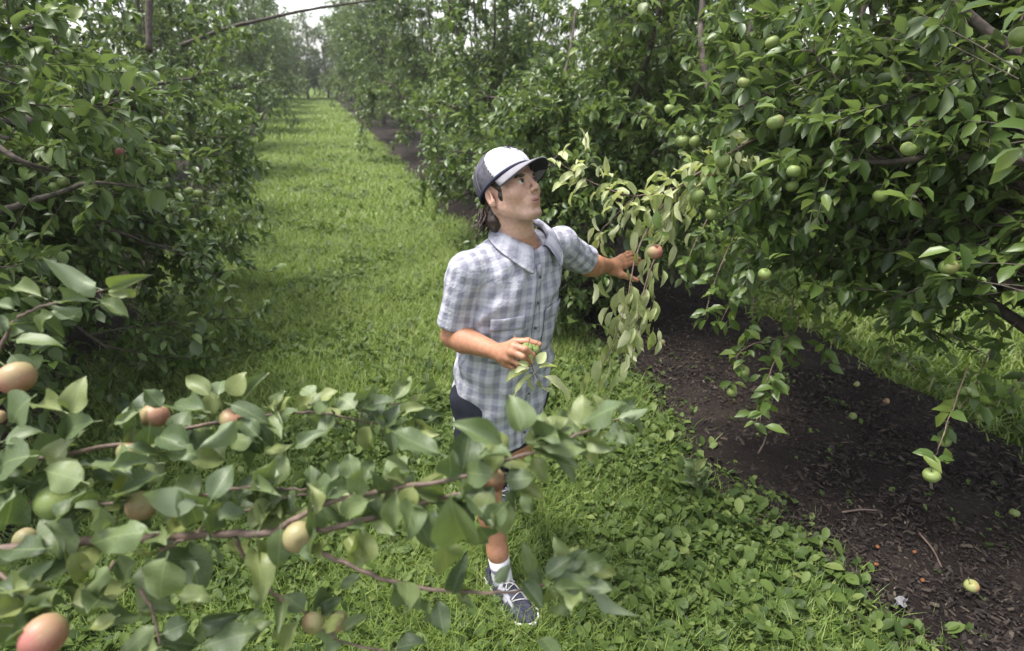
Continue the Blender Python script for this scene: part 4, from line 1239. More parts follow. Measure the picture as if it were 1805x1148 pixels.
def hand_right(p):
    """closed round the sprig and its little apples, thumb on top"""
    k1 = [J(905, 610, 1.542), J(902, 621, 1.530), J(897, 632, 1.535), J(892, 641, 1.550)]
    d = cone(p, R_wr, J(890, 626, 1.565), .025, .030)
    for a in k1: d = smin(d, cone(p, J(882, 622, 1.585), a, .021, .0125), .014)
    mids = [J(925, 616, 1.518), J(922, 629, 1.512), J(914, 641, 1.520), J(905, 649, 1.537)]
    tips = [J(938, 626, 1.530), J(934, 637, 1.528), J(923, 647, 1.536), J(912, 653, 1.550)]
    ends = [J(938, 632, 1.552), J(932, 642, 1.552), J(922, 650, 1.558), J(911, 655, 1.568)]
    fing = None
    for i in range(4):
        rr = (.0105, .0105, .0098, .0085)[i]
        c = chain(p, [k1[i], mids[i], tips[i], ends[i]], [rr * 1.18, rr, rr * .93, rr * .80], .004)
        fing = c if fing is None else smin(fing, c, .0025)
    d = smin(d, fing, .008)
    th = chain(p, [J(888, 614, 1.585), J(908, 603, 1.580), J(930, 602, 1.570), J(951, 607, 1.562)], [.0165, .0130, .0115, .0085], .006)
    return smin(d, th, .010)
def hand_left(p):
    """reaching, palm down, fingers spread among the leaves"""
    c0 = J(1085, 472, 2.345)
    k1 = [J(1100, 469, 2.365), J(1101, 463, 2.385), J(1099, 457, 2.405), J(1096, 453, 2.420)]
    d = cone(p, L_wr, c0, .027, .030)
    for a in k1: d = smin(d, cone(p, J(1078, 469, 2.335), a, .022, .0135), .016)
    mids = [J(1114, 464, 2.40), J(1115, 457, 2.43), J(1112, 450, 2.45), J(1106, 446, 2.455)]
    tips = [J(1124, 465, 2.42), J(1126, 458, 2.46), J(1121, 451, 2.475), J(1113, 445, 2.475)]
    ends = [J(1130, 471, 2.43), J(1132, 463, 2.475), J(1126, 456, 2.49), J(1117, 449, 2.485)]
    fing = None
    for i in range(4):
        rr = (.0108, .0108, .0100, .0088)[i]
        c = chain(p, [k1[i], mids[i], tips[i], ends[i]], [rr * 1.2, rr, rr * .93, rr * .8], .004)
        fing = c if fing is None else smin(fing, c, .0025)
    d = smin(d, fing, .009)
    th = chain(p, [J(1080, 478, 2.325), J(1094, 484, 2.325), J(1109, 489, 2.330), J(1123, 494, 2.335)], [.0190, .0150, .0125, .0095], .008)
    return smin(d, th, .014)

def bodyf(p):
    d = smax(torso_f(p, -.028), .62 - p[:, 2], .02)
    def part(fn, pts, k, pad=.17):
        pts = np.array(pts)
        near = ((p > pts.min(0) - pad) & (p < pts.max(0) + pad)).all(1)
        if near.any(): d[near] = smin(d[near], fn(p[near]), k)
    part(lambda x: cone(x, R_sh, L_sh, .038, .038), [R_sh, L_sh], .03)
    part(lambda x: smin(cone(x, NB - (0, 0, .03), skull_base, .064, .056), cone(x, NB + FC * .014, throat, .050, .042), .03), [NB - (0, 0, .03), skull_base, throat], .03)
    for sh, el_, wr, w in ((R_sh, R_el, R_wr, .0265), (L_sh, L_el, L_wr, .028)):
        part(lambda x: cone(x, sh, el_, .040, .042), [sh, el_], .02)
        fm = el_ + (wr - el_) * .28
        part(lambda x: chain(x, [el_, fm, wr], [.041, .0455, w], .012), [el_, wr], .012)
    for h, k, a in ((hipR, knR, anR), (hipL, knL, anL)):
        part(lambda x: cone(x, h, k, .088, .060), [h, k], .03, .22)
        cf = k + (a - k) * .33 + np.array([0, .022, 0])
        part(lambda x: chain(x, [k, cf, k + (a - k) * .72, a], [.052, .054, .039, .036], .03), [k, a], .02)
        part(lambda x: cone(x, k + (0, -.012, .01), k + (0, -.012, -.02), .046, .044), [k], .02)
    part(lambda x: cone(x, anR + (0, 0, -.04), anR + (toR - anR) * .55 + (0, 0, -.02), .030, .020), [anR, toR], .02)
    part(lambda x: cone(x, anL + (0, 0, -.03), anL + (.01, -.07, -.075), .030, .020), [anL], .02, .25)
    part(hand_right, [J(912, 628, 1.56)], .008, .16)
    part(hand_left, [J(1098, 470, 2.38)], .008, .18)
    part(lambda x: head_f(to_head(x)), [HC], .022, .19)
    return d

# skin: colour of the thing itself (lips, stubble, ruddy cheeks, brows), with shade painted between the lips
m, n, l, out = new_mat('skin')
bs = n.new('ShaderNodeBsdfPrincipled')
at = n.new('ShaderNodeAttribute'); at.attribute_name = 'tint'
tc = n.new('ShaderNodeTexCoord')
n1 = noise_n(n, l, 75, 6, tc.outputs['Object'], .7); r1 = ramp(n, [(.3, (.78, .74, .72)), (.7, (1.14, 1.12, 1.10))]); l.new(n1.outputs[0], r1.inputs[0])
l.new(mix_n(n, l, 1.0, at.outputs['Color'], r1.outputs[0], 'MULTIPLY'), bs.inputs['Base Color'])
bs.inputs['Roughness'].default_value = .50
bs.inputs['Specular IOR Level'].default_value = .42
bs.inputs['Subsurface Weight'].default_value = .12
bs.inputs['Subsurface Radius'].default_value = (.010, .004, .002)
n3 = noise_n(n, l, 420, 2, tc.outputs['Object'])
bp = n.new('ShaderNodeBump'); bp.inputs['Strength'].default_value = .25; bp.inputs['Distance'].default_value = .002
l.new(n3.outputs[0], bp.inputs['Height']); l.new(bp.outputs[0], bs.inputs['Normal'])
l.new(bs.outputs[0], out.inputs['Surface'])
M['skin'] = m

V, Q = mesh_field(bodyf, (-.34, -.46, -.02), (.66, .72, 1.86), .0032, margin=1.1)
V = relax(V, Q, 1, .4)
me = mesh_np('body', V, Q)
q = to_head(V); q[:, 2] = np.where(q[:, 2] < 0, q[:, 2] / 1.05, q[:, 2])
near = np.linalg.norm(V - HC, axis=1) < .17
tint = np.tile(np.array([.42, .235, .160]), (len(V), 1))
arm = V[:, 2] < 1.44
tint[arm] = (.36, .178, .108)
def blob(c, r, half=True):
    x = q.copy()
    if half: x[:, 1] = np.abs(x[:, 1])
    return np.clip(1.25 - np.linalg.norm((x - np.asarray(c)) / np.asarray(r), axis=1), 0, 1)[:, None] * near[:, None]
def lay(w, col):
    global tint
    tint = tint * (1 - w) + np.asarray(col) * w
tint[near] = (.50, .315, .245)
lay(blob((.062, .045, -.040), (.03, .03, .03)) * .55, (.46, .235, .175))
lay(blob((.116, 0, -.03), (.018, .018, .014)) * .5, (.46, .24, .18))
lay(blob((.060, 0, -.096), (.06, .07, .034)) * .62, (.34, .235, .185))
lay(blob((.095, 0, -.052), (.02, .022, .007)) * .50, (.33, .22, .175))
lay(np.clip(blob((.095, .006, -.0630), (.014, .020, .0050)) * 1.6, 0, 1), (.37, .180, .150))
lay(np.clip(blob((.093, .005, -.0740), (.014, .019, .0058)) * 1.6, 0, 1), (.39, .195, .160))
lay(np.clip(blob((.096, .0, -.0682), (.012, .021, .0018)) * 2, 0, 1), (.06, .02, .018))  # shade in the lip gap, painted into the tint
lay(np.clip(blob((.086, .036, .0125), (.014, .024, .0062)) * 2.2, 0, 1), (.030, .019, .014))
lay(np.clip(blob((.0925, .0325, .0012), (.012, .0150, .0030)) * 2.0, 0, 1) * .85, (.05, .026, .020))
lay(blob((.0925, .0325, -.014), (.012, .0150, .0040)) * .4, (.33, .17, .13))
lay(blob((-.02, .085, -.02), (.02, .02, .03)) * .5, (.46, .23, .17))
attr(me, 'tint', np.concatenate([tint, np.ones((len(V), 1))], 1), 'FLOAT_COLOR')
link('body', me, M['skin'], man)

# eyes
M['eye_white'] = simple_mat('eye white', (.50, .48, .46), .15, .6)
M['iris'] = simple_mat('iris', (.022, .020, .018), .1, .6)
for s in (1, -1):
    c = np.array([.0790, .0310 * s, -.0060])
    vs, fs = [], []
    for i in range(9):
        for j in range(14):
            a, b_ = math.pi * i / 8, 2 * math.pi * j / 14
            vs.append(c + .0126 * np.array([math.cos(a), math.sin(a) * math.cos(b_), math.sin(a) * math.sin(b_)]))
    fs = [(i * 14 + j, i * 14 + (j + 1) % 14, (i + 1) * 14 + (j + 1) % 14, (i + 1) * 14 + j) for i in range(8) for j in range(14)]
    eye = link('eye', mesh_np('eye', from_head(np.array(vs)), np.array(fs)), M['eye_white'], man)
    g = nrm(np.array([1.0, -.12, .16]))
    e1 = nrm(np.cross(g, [0, 0, 1.])); e2 = np.cross(g, e1)
    vs = [c + g * .01295] + [c + g * .0114 + .0069 * (math.cos(t) * e1 + math.sin(t) * e2) for t in np.arange(16) * 2 * math.pi / 16]
    fs = [(0, 1 + (j + 1) % 16, 1 + j) for j in range(16)]
    link('iris', mesh_np('iris', from_head(np.array(vs)), np.array(fs)), M['iris'], eye)

# hair: shaggy at the nape, sideburns
m, n, l, out = new_mat('dark brown hair')
bs = n.new('ShaderNodeBsdfPrincipled'); bs.inputs['Roughness'].default_value = .45; bs.inputs['Specular IOR Level'].default_value = .35
tc = n.new('ShaderNodeTexCoord'); n1 = noise_n(n, l, 160, 3, tc.outputs['Object'])
rp = ramp(n, [(.3, (.012, .008, .006)), (.7, (.050, .030, .020))]); l.new(n1.outputs[0], rp.inputs[0]); l.new(rp.outputs[0], bs.inputs['Base Color'])
l.new(bs.outputs[0], out.inputs['Surface'])
M['hair'] = m
def hairf(p):
    q = to_head(p)
    mq = q.copy(); mq[:, 1] = np.abs(mq[:, 1])
    d = smax(ell(q, (-.014, 0, .026), (.1015, .0785, .0925)), q[:, 0] - .030 + .35 * (q[:, 2] - .0), .01)
    d = smin(d, ell(q, (-.074, 0, -.056), (.036, .056, .048)), .02)
    d = smin(d, ell(mq, (-.066, .044, -.088), (.026, .022, .038)), .02)
    d = smin(d, ell(q, (-.080, 0, -.104), (.022, .046, .024)), .02)
    d = smin(d, cone(mq, (.024, .0665, .014), (.016, .0650, -.042), .0125, .0040), .006)      # sideburn
    st = np.sin(q[:, 1] * 190 + 4 * np.sin(q[:, 2] * 45)) * np.sin(q[:, 0] * 150 + 3 * np.sin(q[:, 2] * 60))
    d = d + .0030 * st + .0020 * np.sin(q[:, 2] * 120 + q[:, 1] * 60)
    ear = ell(mq, (-.016, .080, -.020), (.026, .022, .036))
    return smax(d, -ear, .004)
V, Q = mesh_field(hairf, HC - .22, HC + .2, .0028)
hair = link('hair', mesh_np('hair', V, Q), M['hair'], man)
b = MB(); hr = np.random.default_rng(4)
for _ in range(210):
    a = hr.uniform(-1.5, 1.5)
    s0 = np.array([-.080 - .022 * math.cos(a) + hr.normal(0, .006), .062 * math.sin(a), hr.uniform(-.090, -.035)])
    o_ = np.array([-.4 + hr.normal(0, .5), math.sin(a) * .6 + hr.normal(0, .4), -1])
    L = hr.uniform(.018, .045); c_ = hr.normal(0, .35, 3)
    b.tube(from_head(np.array([s0, s0 + o_ * L * .5, s0 + o_ * L * .8 + c_ * L * .5, s0 + o_ * L + c_ * L])), [.0028, .0026, .0018, .0006], 4)
tag(link('hair_locks', b.mesh('hair_locks'), M['hair'], hair), kind='stuff')

# cap: white front panels, charcoal mesh back, curved grey visor
def cloth_mat(name, col, scale=900, rough=.85, var=.25, col2=None):
    m, n, l, out = new_mat(name)
    bs = n.new('ShaderNodeBsdfPrincipled'); bs.inputs['Roughness'].default_value = rough; bs.inputs['Specular IOR Level'].default_value = .2
    tc = n.new('ShaderNodeTexCoord')
    n1 = noise_n(n, l, 35, 4, tc.outputs['Object']); rp = ramp(n, [(.3, tuple(c * (1 - var) for c in col)), (.7, col2 or col)])
    l.new(n1.outputs[0], rp.inputs[0]); l.new(rp.outputs[0], bs.inputs['Base Color'])
    n2 = noise_n(n, l, scale, 2, tc.outputs['Object'])
    bp = n.new('ShaderNodeBump'); bp.inputs['Strength'].default_value = .35; bp.inputs['Distance'].default_value = .002
    l.new(n2.outputs[0], bp.inputs['Height']); l.new(bp.outputs[0], bs.inputs['Normal'])
    l.new(bs.outputs[0], out.inputs['Surface'])
    return m
M['cap_white'] = cloth_mat('white cap twill', (.52, .52, .54), var=.1)
M['cap_dark'] = cloth_mat('charcoal cap mesh', (.070, .068, .088), var=.5, col2=(.125, .12, .145))
M['cap_band'] = cloth_mat('navy cap band', (.030, .032, .060))
M['cap_grey'] = cloth_mat('grey cap twill', (.22, .21, .23), var=.15)
M['cap_under'] = cloth_mat('dark visor lining', (.025, .025, .032))
CT = math.radians(3)                                    # the cap sits tipped back a little
CF, CU = np.array([math.cos(CT), 0, math.sin(CT)]), np.array([-math.sin(CT), 0, math.cos(CT)])
CC = np.array([-.014, 0, .032])
def cap_pt(az, el, extra=0.0):
    """az from the front towards his left, el up from the brim line"""
    f_, s_, u_ = math.cos(el) * math.cos(az), math.cos(el) * math.sin(az), math.sin(el)
    rf, rs, ru = .108 + extra, .0860 + extra, .096 + extra
    boxy = 1 + .05 * math.exp(-((az) / .8) ** 2) * math.sin(2 * el)
    v = np.array([f_ * rf * boxy, s_ * rs, u_ * ru])
    return CC + CF * v[0] + np.array([0, v[1], 0]) + CU * v[2]
na, ne = 150, 56
def brim_el(az): return .10 - .33 * (1 - math.cos(az))
def cap_faces(sel, off=0.0):
    V = [cap_pt(2 * math.pi * i / na - math.pi, brim_el(2 * math.pi * i / na - math.pi) + (math.pi / 2 - brim_el(2 * math.pi * i / na - math.pi)) * (j / ne) * .999, off) for i in range(na) for j in range(ne + 1)]
    V = np.array(V)
    F = []
    for i in range(na):
        for j in range(ne):
            k = (i + 1) % na
            c = V[[i * (ne + 1) + j, k * (ne + 1) + j, k * (ne + 1) + j + 1, i * (ne + 1) + j + 1]].mean(0)
            if sel(c): F.append((i * (ne + 1) + j, k * (ne + 1) + j, k * (ne + 1) + j + 1, i * (ne + 1) + j + 1))
    F = np.array(F)
    u = np.unique(F); mp_ = np.zeros(len(V), int); mp_[u] = np.arange(len(u))
    return from_head(V[u]), mp_[F]
front = lambda c: (c - CC) @ CF > .006 + .45 * max(0.0, .070 - (c - CC) @ CU)
def solid(o, t, off=1.0):
    md = o.modifiers.new('thickness', 'SOLIDIFY'); md.thickness = t; md.offset = off
    return o
cap = solid(link('cap', mesh_np('cap', *cap_faces(front, .0015)), M['cap_white'], man), .002)
solid(link('back_panel', mesh_np('back_panel', *cap_faces(lambda c: not front(c))), M['cap_dark'], cap), .002)
b = MB()
azs = np.linspace(-math.pi, math.pi, 61)
b.tube(from_head(np.array([cap_pt(a, brim_el(a) + .035, .0035) for a in azs])), .0052, 6, False)
link('sweat_band', b.mesh('band'), M['cap_band'], cap)
b = MB()
for a in (0, .62, -.62, 1.9, -1.9, math.pi):
    b.tube(from_head(np.array([cap_pt(a, brim_el(a) + .05 + (math.pi / 2 - .05 - brim_el(a)) * t, .0030) for t in np.linspace(0, .98, 14)])), .0011, 4)
tag(link('seams', b.mesh('seams'), M['cap_grey'], cap), kind='stuff')
b = MB(); b.tube(from_head(np.array([cap_pt(0, 1.56, .001), cap_pt(0, 1.56, .007)])), [.007, .004], 8); link('button', b.mesh('button'), M['cap_grey'], cap)
nu, nv = 25, 9
V = []
for i in range(nu):
    a = -1.22 + 2.44 * i / (nu - 1)
    p0 = cap_pt(a, brim_el(a) + .03, .003)
    out_ = .068 * math.cos(a / 1.22 * 1.45) ** .55
    for j in range(nv):
        t = j / (nv - 1)
        side = p0[1] * (1 + .10 * t)
        drop = -.010 * t - 1.9 * (side ** 2) * (.35 + .65 * t) * 1.2
        V.append(np.array([0, side, 0]) + np.array([p0[0], 0, p0[2]]) + CF * out_ * t + CU * drop)
F = [(i * nv + j, i * nv + j + 1, (i + 1) * nv + j + 1, (i + 1) * nv + j) for i in range(nu - 1) for j in range(nv - 1)]
V = from_head(np.array(V)); F = np.array(F)[:, ::-1]
vis = solid(link('visor', mesh_np('visor', V, F), M['cap_grey'], cap), .0035, 1.0)
low = V - HU * .0050
link('visor_lining', mesh_np('visor_lining', low, F[:, ::-1]), M['cap_under'], vis)
# the dark brush-script mark on the front
b = MB()
def mark(pts, r_=.0013):
    q = [cap_pt(a, e, .0050) for a, e in pts]
    b.tube(from_head(smooth_line(q, 12)), np.concatenate([np.linspace(.6, 1, 6), np.linspace(1, .5, 6)]) * r_, 5)
mark([(-.42, 1.02), (-.30, .90), (-.24, .74)]); mark([(-.24, .74), (-.16, .92), (-.06, 1.06)])
mark([(.02, .96), (-.08, .90), (.02, .82), (-.06, .74)]); mark([(.14, 1.0), (.08, .88), (.12, .76), (.22, .80)]); mark([(.30, .96), (.22, .86), (.34, .80), (.26, .72)]); mark([(-.30, .66), (.05, .64), (.36, .68)], .0010)
link('emblem', b.mesh('emblem'), M['cap_band'], cap)

# ---- shirt
R_cut, L_cut = .82, .80
def shirt_raw(p, full=False):
    t_ = torso_f(p, .008)
    x = p[:, 2]; ang = np.arctan2((p[:, :2] - np.stack([np.interp(x, TZ, TX), np.interp(x, TZ, TY)], -1)) @ SV[:2], (p[:, :2] - np.stack([np.interp(x, TZ, TX), np.interp(x, TZ, TY)], -1)) @ FC[:2])
    # hanging folds, pulls from the armpits, a slack waist
    w = .0060 * np.sin(ang * 5.0 + 2.0 * np.sin(x * 9)) * np.clip((1.22 - x) / .3, 0, 1)
    w += .0045 * np.sin(x * 52 + ang * 6 + 2 * np.sin(ang * 3)) * np.exp(-((x - 1.10) / .12) ** 2)
    w += .0045 * np.sin((x - ang * .16) * 75) * np.exp(-((x - 1.30) / .09) ** 2) * np.clip(np.abs(ang) - .4, 0, 1)
    w += .0036 * np.sin(x * 31 - ang * 9 + 1.5 * np.sin(ang * 4 + x * 12))
    w += .0030 * np.abs(np.sin(x * 19 + ang * 3.1 + 2 * np.sin(x * 7)))
    t_ = t_ + w
    sl, bare = [], []
    for sh, el_, r0, r1, cut in ((R_sh, R_el, .057, .069, R_cut), (L_sh, L_el, .056, .064, L_cut)):
        dv = el_ - sh; L = np.linalg.norm(dv); dv = dv / L
        s = (p - sh) @ dv
        c = cone(p, sh, sh + dv * L * 1.15, r0, r1)
        c = c + .0048 * np.sin(s * 62 + 30 * (p[:, 2] - 1.4) + 22 * p[:, 0] + 2 * np.sin(p[:, 1] * 40)) * np.clip(s / .06, 0, 1) + .0045 * np.sin(s * 27 + 46 * p[:, 1] + 20 * p[:, 0])
        bare.append(np.maximum(c + .0068, L * (cut - .22) - s))
        sl.append(smax(c, s - L * cut, .004))
    yoke = smin(cone(p, R_sh + (.012, .0, .002), NB + (-.034, .014, .012), .052, .058), cone(p, L_sh + (-.012, 0, .002), NB + (.0, .026, .008), .052, .058), .02)
    f = smin(t_, yoke, .035)
    for c in sl: f = smin(f, c, .028)
    return (f, bare) if full else f
def hem_z(p):
    x = p[:, 2]
    u = (p[:, 0] - TX[2]) * SV[0] + (p[:, 1] - TY[2]) * SV[1]
    return .735 + .055 * np.clip(np.abs(u) / .18, 0, 1.2) ** 2 + .006 * np.sin(u * 40)
def shirtf(p):
    f, bare = shirt_raw(p, True)
    d = smax(f, hem_z(p) - p[:, 2], .003)
    inner = np.maximum(f + .0075, p[:, 2] - .84)
    for c in bare: inner = np.minimum(inner, c)
    inner = np.minimum(inner, cone(p, NB + (0, 0, -.02) + FC * .012, NB + (0, 0, .25) + FC * .05, .060, .075))
    return np.maximum(d, -inner)
m, n, l, out = new_mat('grey plaid shirting')
bs = n.new('ShaderNodeBsdfPrincipled'); bs.inputs['Roughness'].default_value = .85; bs.inputs['Specular IOR Level'].default_value = .2
at = n.new('ShaderNodeAttribute'); at.attribute_name = 'weave'
sp = n.new('ShaderNodeSeparateXYZ'); l.new(at.outputs['Vector'], sp.inputs[0])
def stripe(sock, pitch, lo, hi, ph=0.0):
    s = math_n(n, l, 'SINE', math_n(n, l, 'ADD', math_n(n, l, 'MULTIPLY', sock, 2 * math.pi / pitch), ph))
    mr = n.new('ShaderNodeMapRange'); mr.interpolation_type = 'SMOOTHSTEP'
    mr.inputs['From Min'].default_value = lo; mr.inputs['From Max'].default_value = hi
    l.new(s, mr.inputs['Value'])
    return mr.outputs[0]
PT = .047
sa, sb = stripe(sp.outputs[0], PT, -.75, .85), stripe(sp.outputs[1], PT, -.75, .85)
fa, fb = stripe(sp.outputs[0], PT / 3, .55, .95, 1.1), stripe(sp.outputs[1], PT / 3, .55, .95, .7)
tot = math_n(n, l, 'ADD', math_n(n, l, 'ADD', math_n(n, l, 'MULTIPLY', sa, .50), math_n(n, l, 'MULTIPLY', sb, .34)), math_n(n, l, 'MULTIPLY', math_n(n, l, 'ADD', fa, fb), .08), True)
rp = ramp(n, [(0, (.43, .43, .475)), (.42, (.32, .32, .37)), (.95, (.180, .180, .230))]); l.new(tot, rp.inputs[0])
tc = n.new('ShaderNodeTexCoord')
n1 = noise_n(n, l, 1400, 2, tc.outputs['Object']); n2 = noise_n(n, l, 22, 4, tc.outputs['Object'])
wv = ramp(n, [(.3, (.9, .9, .9)), (.7, (1.06, 1.06, 1.06))]); l.new(n1.outputs[0], wv.inputs[0])
l.new(mix_n(n, l, 1.0, rp.outputs[0], wv.outputs[0], 'MULTIPLY'), bs.inputs['Base Color'])
bp = n.new('ShaderNodeBump'); bp.inputs['Strength'].default_value = .8; bp.inputs['Distance'].default_value = .016
l.new(n2.outputs[0], bp.inputs['Height']); l.new(bp.outputs[0], bs.inputs['Normal'])
l.new(bs.outputs[0], out.inputs['Surface'])
M['plaid'] = m

def weave(V, force=None):
    z = V[:, 2]
    x, y = V[:, 0] - np.interp(z, TZ, TX), V[:, 1] - np.interp(z, TZ, TY)
    u, v = x * SV[0] + y * SV[1], x * FC[0] + y * FC[1]
    W = np.stack([np.arctan2(u, v) * .165, z, np.zeros(len(V))], -1)
    if force == 'torso': return W
    top = z > 1.415
    W[top, 0] = u[top] * 1.15
    W[top, 1] = (z + .85 * np.clip(.19 - np.abs(v), -.1, .19) * np.sign(v + .001))[top]
    dt = torso_f(V, .012)
    for sh, el_ in ((R_sh, R_el), (L_sh, L_el)):
        dv = nrm(el_ - sh)
        a1 = nrm(np.cross(dv, [0.2, 1, .1])); a2 = np.cross(dv, a1)
        s = (V - sh) @ dv
        on = (cone(V, sh, el_ + dv * .05, .070, .073) < dt - .004) & (s > -.02)
        W[on] = np.stack([np.arctan2((V - sh) @ a1, (V - sh) @ a2) * .075, s, np.zeros(len(V))], -1)[on]
    return W
V, Q = mesh_field(shirtf, (-.36, -.32, .68), (.50, .50, 1.62), .0034)
V = relax(V, Q, 1, .4)
me = mesh_np('shirt', V, Q); attr(me, 'weave', weave(V), 'FLOAT_VECTOR')
shirt = link('shirt', me, M['plaid'], man)

def patch(name, angs, zs, grow, parent, mat, thick=.0016, bulge=0.0):
    A, Z = np.meshgrid(angs, zs, indexing='ij')
    pts = torso_pt(A.ravel(), Z.ravel(), 0)
    c = np.stack([np.interp(Z.ravel(), TZ, TX), np.interp(Z.ravel(), TZ, TY), Z.ravel()], -1)
    dr = nrm(pts - c)
    # rest on the folded cloth: walk outwards to the shirt's surface
    t = np.full(len(pts), .0)
    p = pts.copy()
    for _ in range(8): p = p - dr * (shirt_raw(p))[:, None] * .9
    p = p + dr * grow
    a, b_ = len(angs), len(zs)
    F = [(i * b_ + j, (i + 1) * b_ + j, (i + 1) * b_ + j + 1, i * b_ + j + 1) for i in range(a - 1) for j in range(b_ - 1)]
    me = mesh_np(name, p, np.array(F))
    attr(me, 'weave', weave(p, 'torso') + np.array([.012 if 'pocket' in name or 'placket' in name else 0, .009 if 'pocket' in name else 0, 0]), 'FLOAT_VECTOR')
    return solid(link(name, me, mat, parent), thick, 0)
zz = np.linspace(.745, 1.455, 60)
pl = patch('placket', np.array([-.015, .075, .165]), zz, .0030, shirt, M['plaid'])
M['button'] = simple_mat('grey shirt button', (.06, .06, .075), .35, .5)
for z in np.arange(.80, 1.44, .088):
    c = torso_pt(np.array([.07]), np.array([z]))[0]
    for _ in range(8):
        dr = nrm(np.array([FC[0], FC[1], 0])); c = c - dr * shirt_raw(c[None])[0] * .9
    b = MB(); b.tube([c + dr * .003, c + dr * .0068], [.0058, .0052], 10); link('button', b.mesh('button'), M['button'], shirt)
for s in (1, -1):
    pk = patch('pocket', np.linspace(.33, .98, 14) * s if s > 0 else np.linspace(-.98, -.30, 14), np.linspace(1.135, 1.285, 12), .0026, shirt, M['plaid'])
    patch('pocket_flap', np.linspace(.31, 1.0, 14) if s > 0 else np.linspace(-1.0, -.28, 14), np.linspace(1.255, 1.298, 6), .0062, shirt, M['plaid'], .003)
# collar
def collar_side(s):
    rows = []
    ts = np.linspace(0, 1, 16)
    NC_ = NB + np.array([.006, 0, .0])
    ax = FC
    for t in ts:
        an = math.pi * (1 - t) + (.42 if t > .999 else .34) * t     # from the nape round to the front
        an = math.pi * (1 - t) + .30 * t
        dr = FC * math.cos(an) * 1.0 + SV * s * math.sin(an)
        r_in = .070 + .006 * math.sin(an) + .012 * (1 - t)
        ztop = 1.614 - .090 * t ** 1.15
        c = NC_.copy()
        fwd = .016 * t
        stand = c + dr * (r_in) + FC * fwd; stand[2] = ztop - .030
        ridge = c + dr * (r_in + .004) + FC * fwd; ridge[2] = ztop
        drop = .056 + .040 * t ** 3
        outer = c + dr * (r_in + .034 + .016 * t ** 2) + FC * (fwd + .012 * t) + SV * s * .022 * t ** 3; outer[2] = ztop - drop
        mid = (ridge + outer) / 2 + dr * .008 + UPZ * .004
        for _ in range(6):                              # lie on the yoke, not in it
            for w_ in (mid, outer):
                w_ += nrm(dr + UPZ * 1.2) * max(0., .0055 - shirt_raw(w_[None])[0])
        rows.append([stand, ridge, mid, outer])
    V = np.array(rows).reshape(-1, 3)
    F = [(i * 4 + j, i * 4 + j + 1, (i + 1) * 4 + j + 1, (i + 1) * 4 + j) for i in range(15) for j in range(3)]
    me = mesh_np('collar', V, np.array(F) if s > 0 else np.array(F)[:, ::-1])
    W = np.stack([np.repeat(ts, 4) * .2, np.tile([0, .03, .05, .075], 16), np.zeros(64)], -1)
    attr(me, 'weave', W, 'FLOAT_VECTOR')
    o = solid(link('collar', me, M['plaid'], shirt), .0035, 0)
    md = o.modifiers.new('soft', 'SUBSURF'); md.levels = 1; md.render_levels = 1
collar_side(1); collar_side(-1)

# ---- shorts
M['shorts'] = cloth_mat('navy shorts', (.020, .021, .034), 700, .8, .35)
def shortsf(p):
    d = smax(torso_f(p, -.006), np.abs(p[:, 2] - .84) - .14, .02)
    for h, k in ((hipR, knR), (hipL, knL)):
        dv = k - h; L = np.linalg.norm(dv); dv = dv / L
        s = (p - h) @ dv
        c = cone(p, h, k, .106, .094) + .005 * np.sin(s * 30 + p[:, 0] * 30) + .004 * np.sin(p[:, 0] * 60 + p[:, 1] * 45)
        c = smax(c, s - L * .90, .006)
        c = smax(c, -np.maximum(cone(p, h, k + dv * .1, .092, .086), L * .72 - s), .004)
        d = smin(d, c, .03)
    return d
V, Q = mesh_field(shortsf, (-.36, -.26, .42), (.30, .38, 1.02), .0045)
link('shorts', mesh_np('shorts', relax(V, Q, 1), Q), M['shorts'], man)

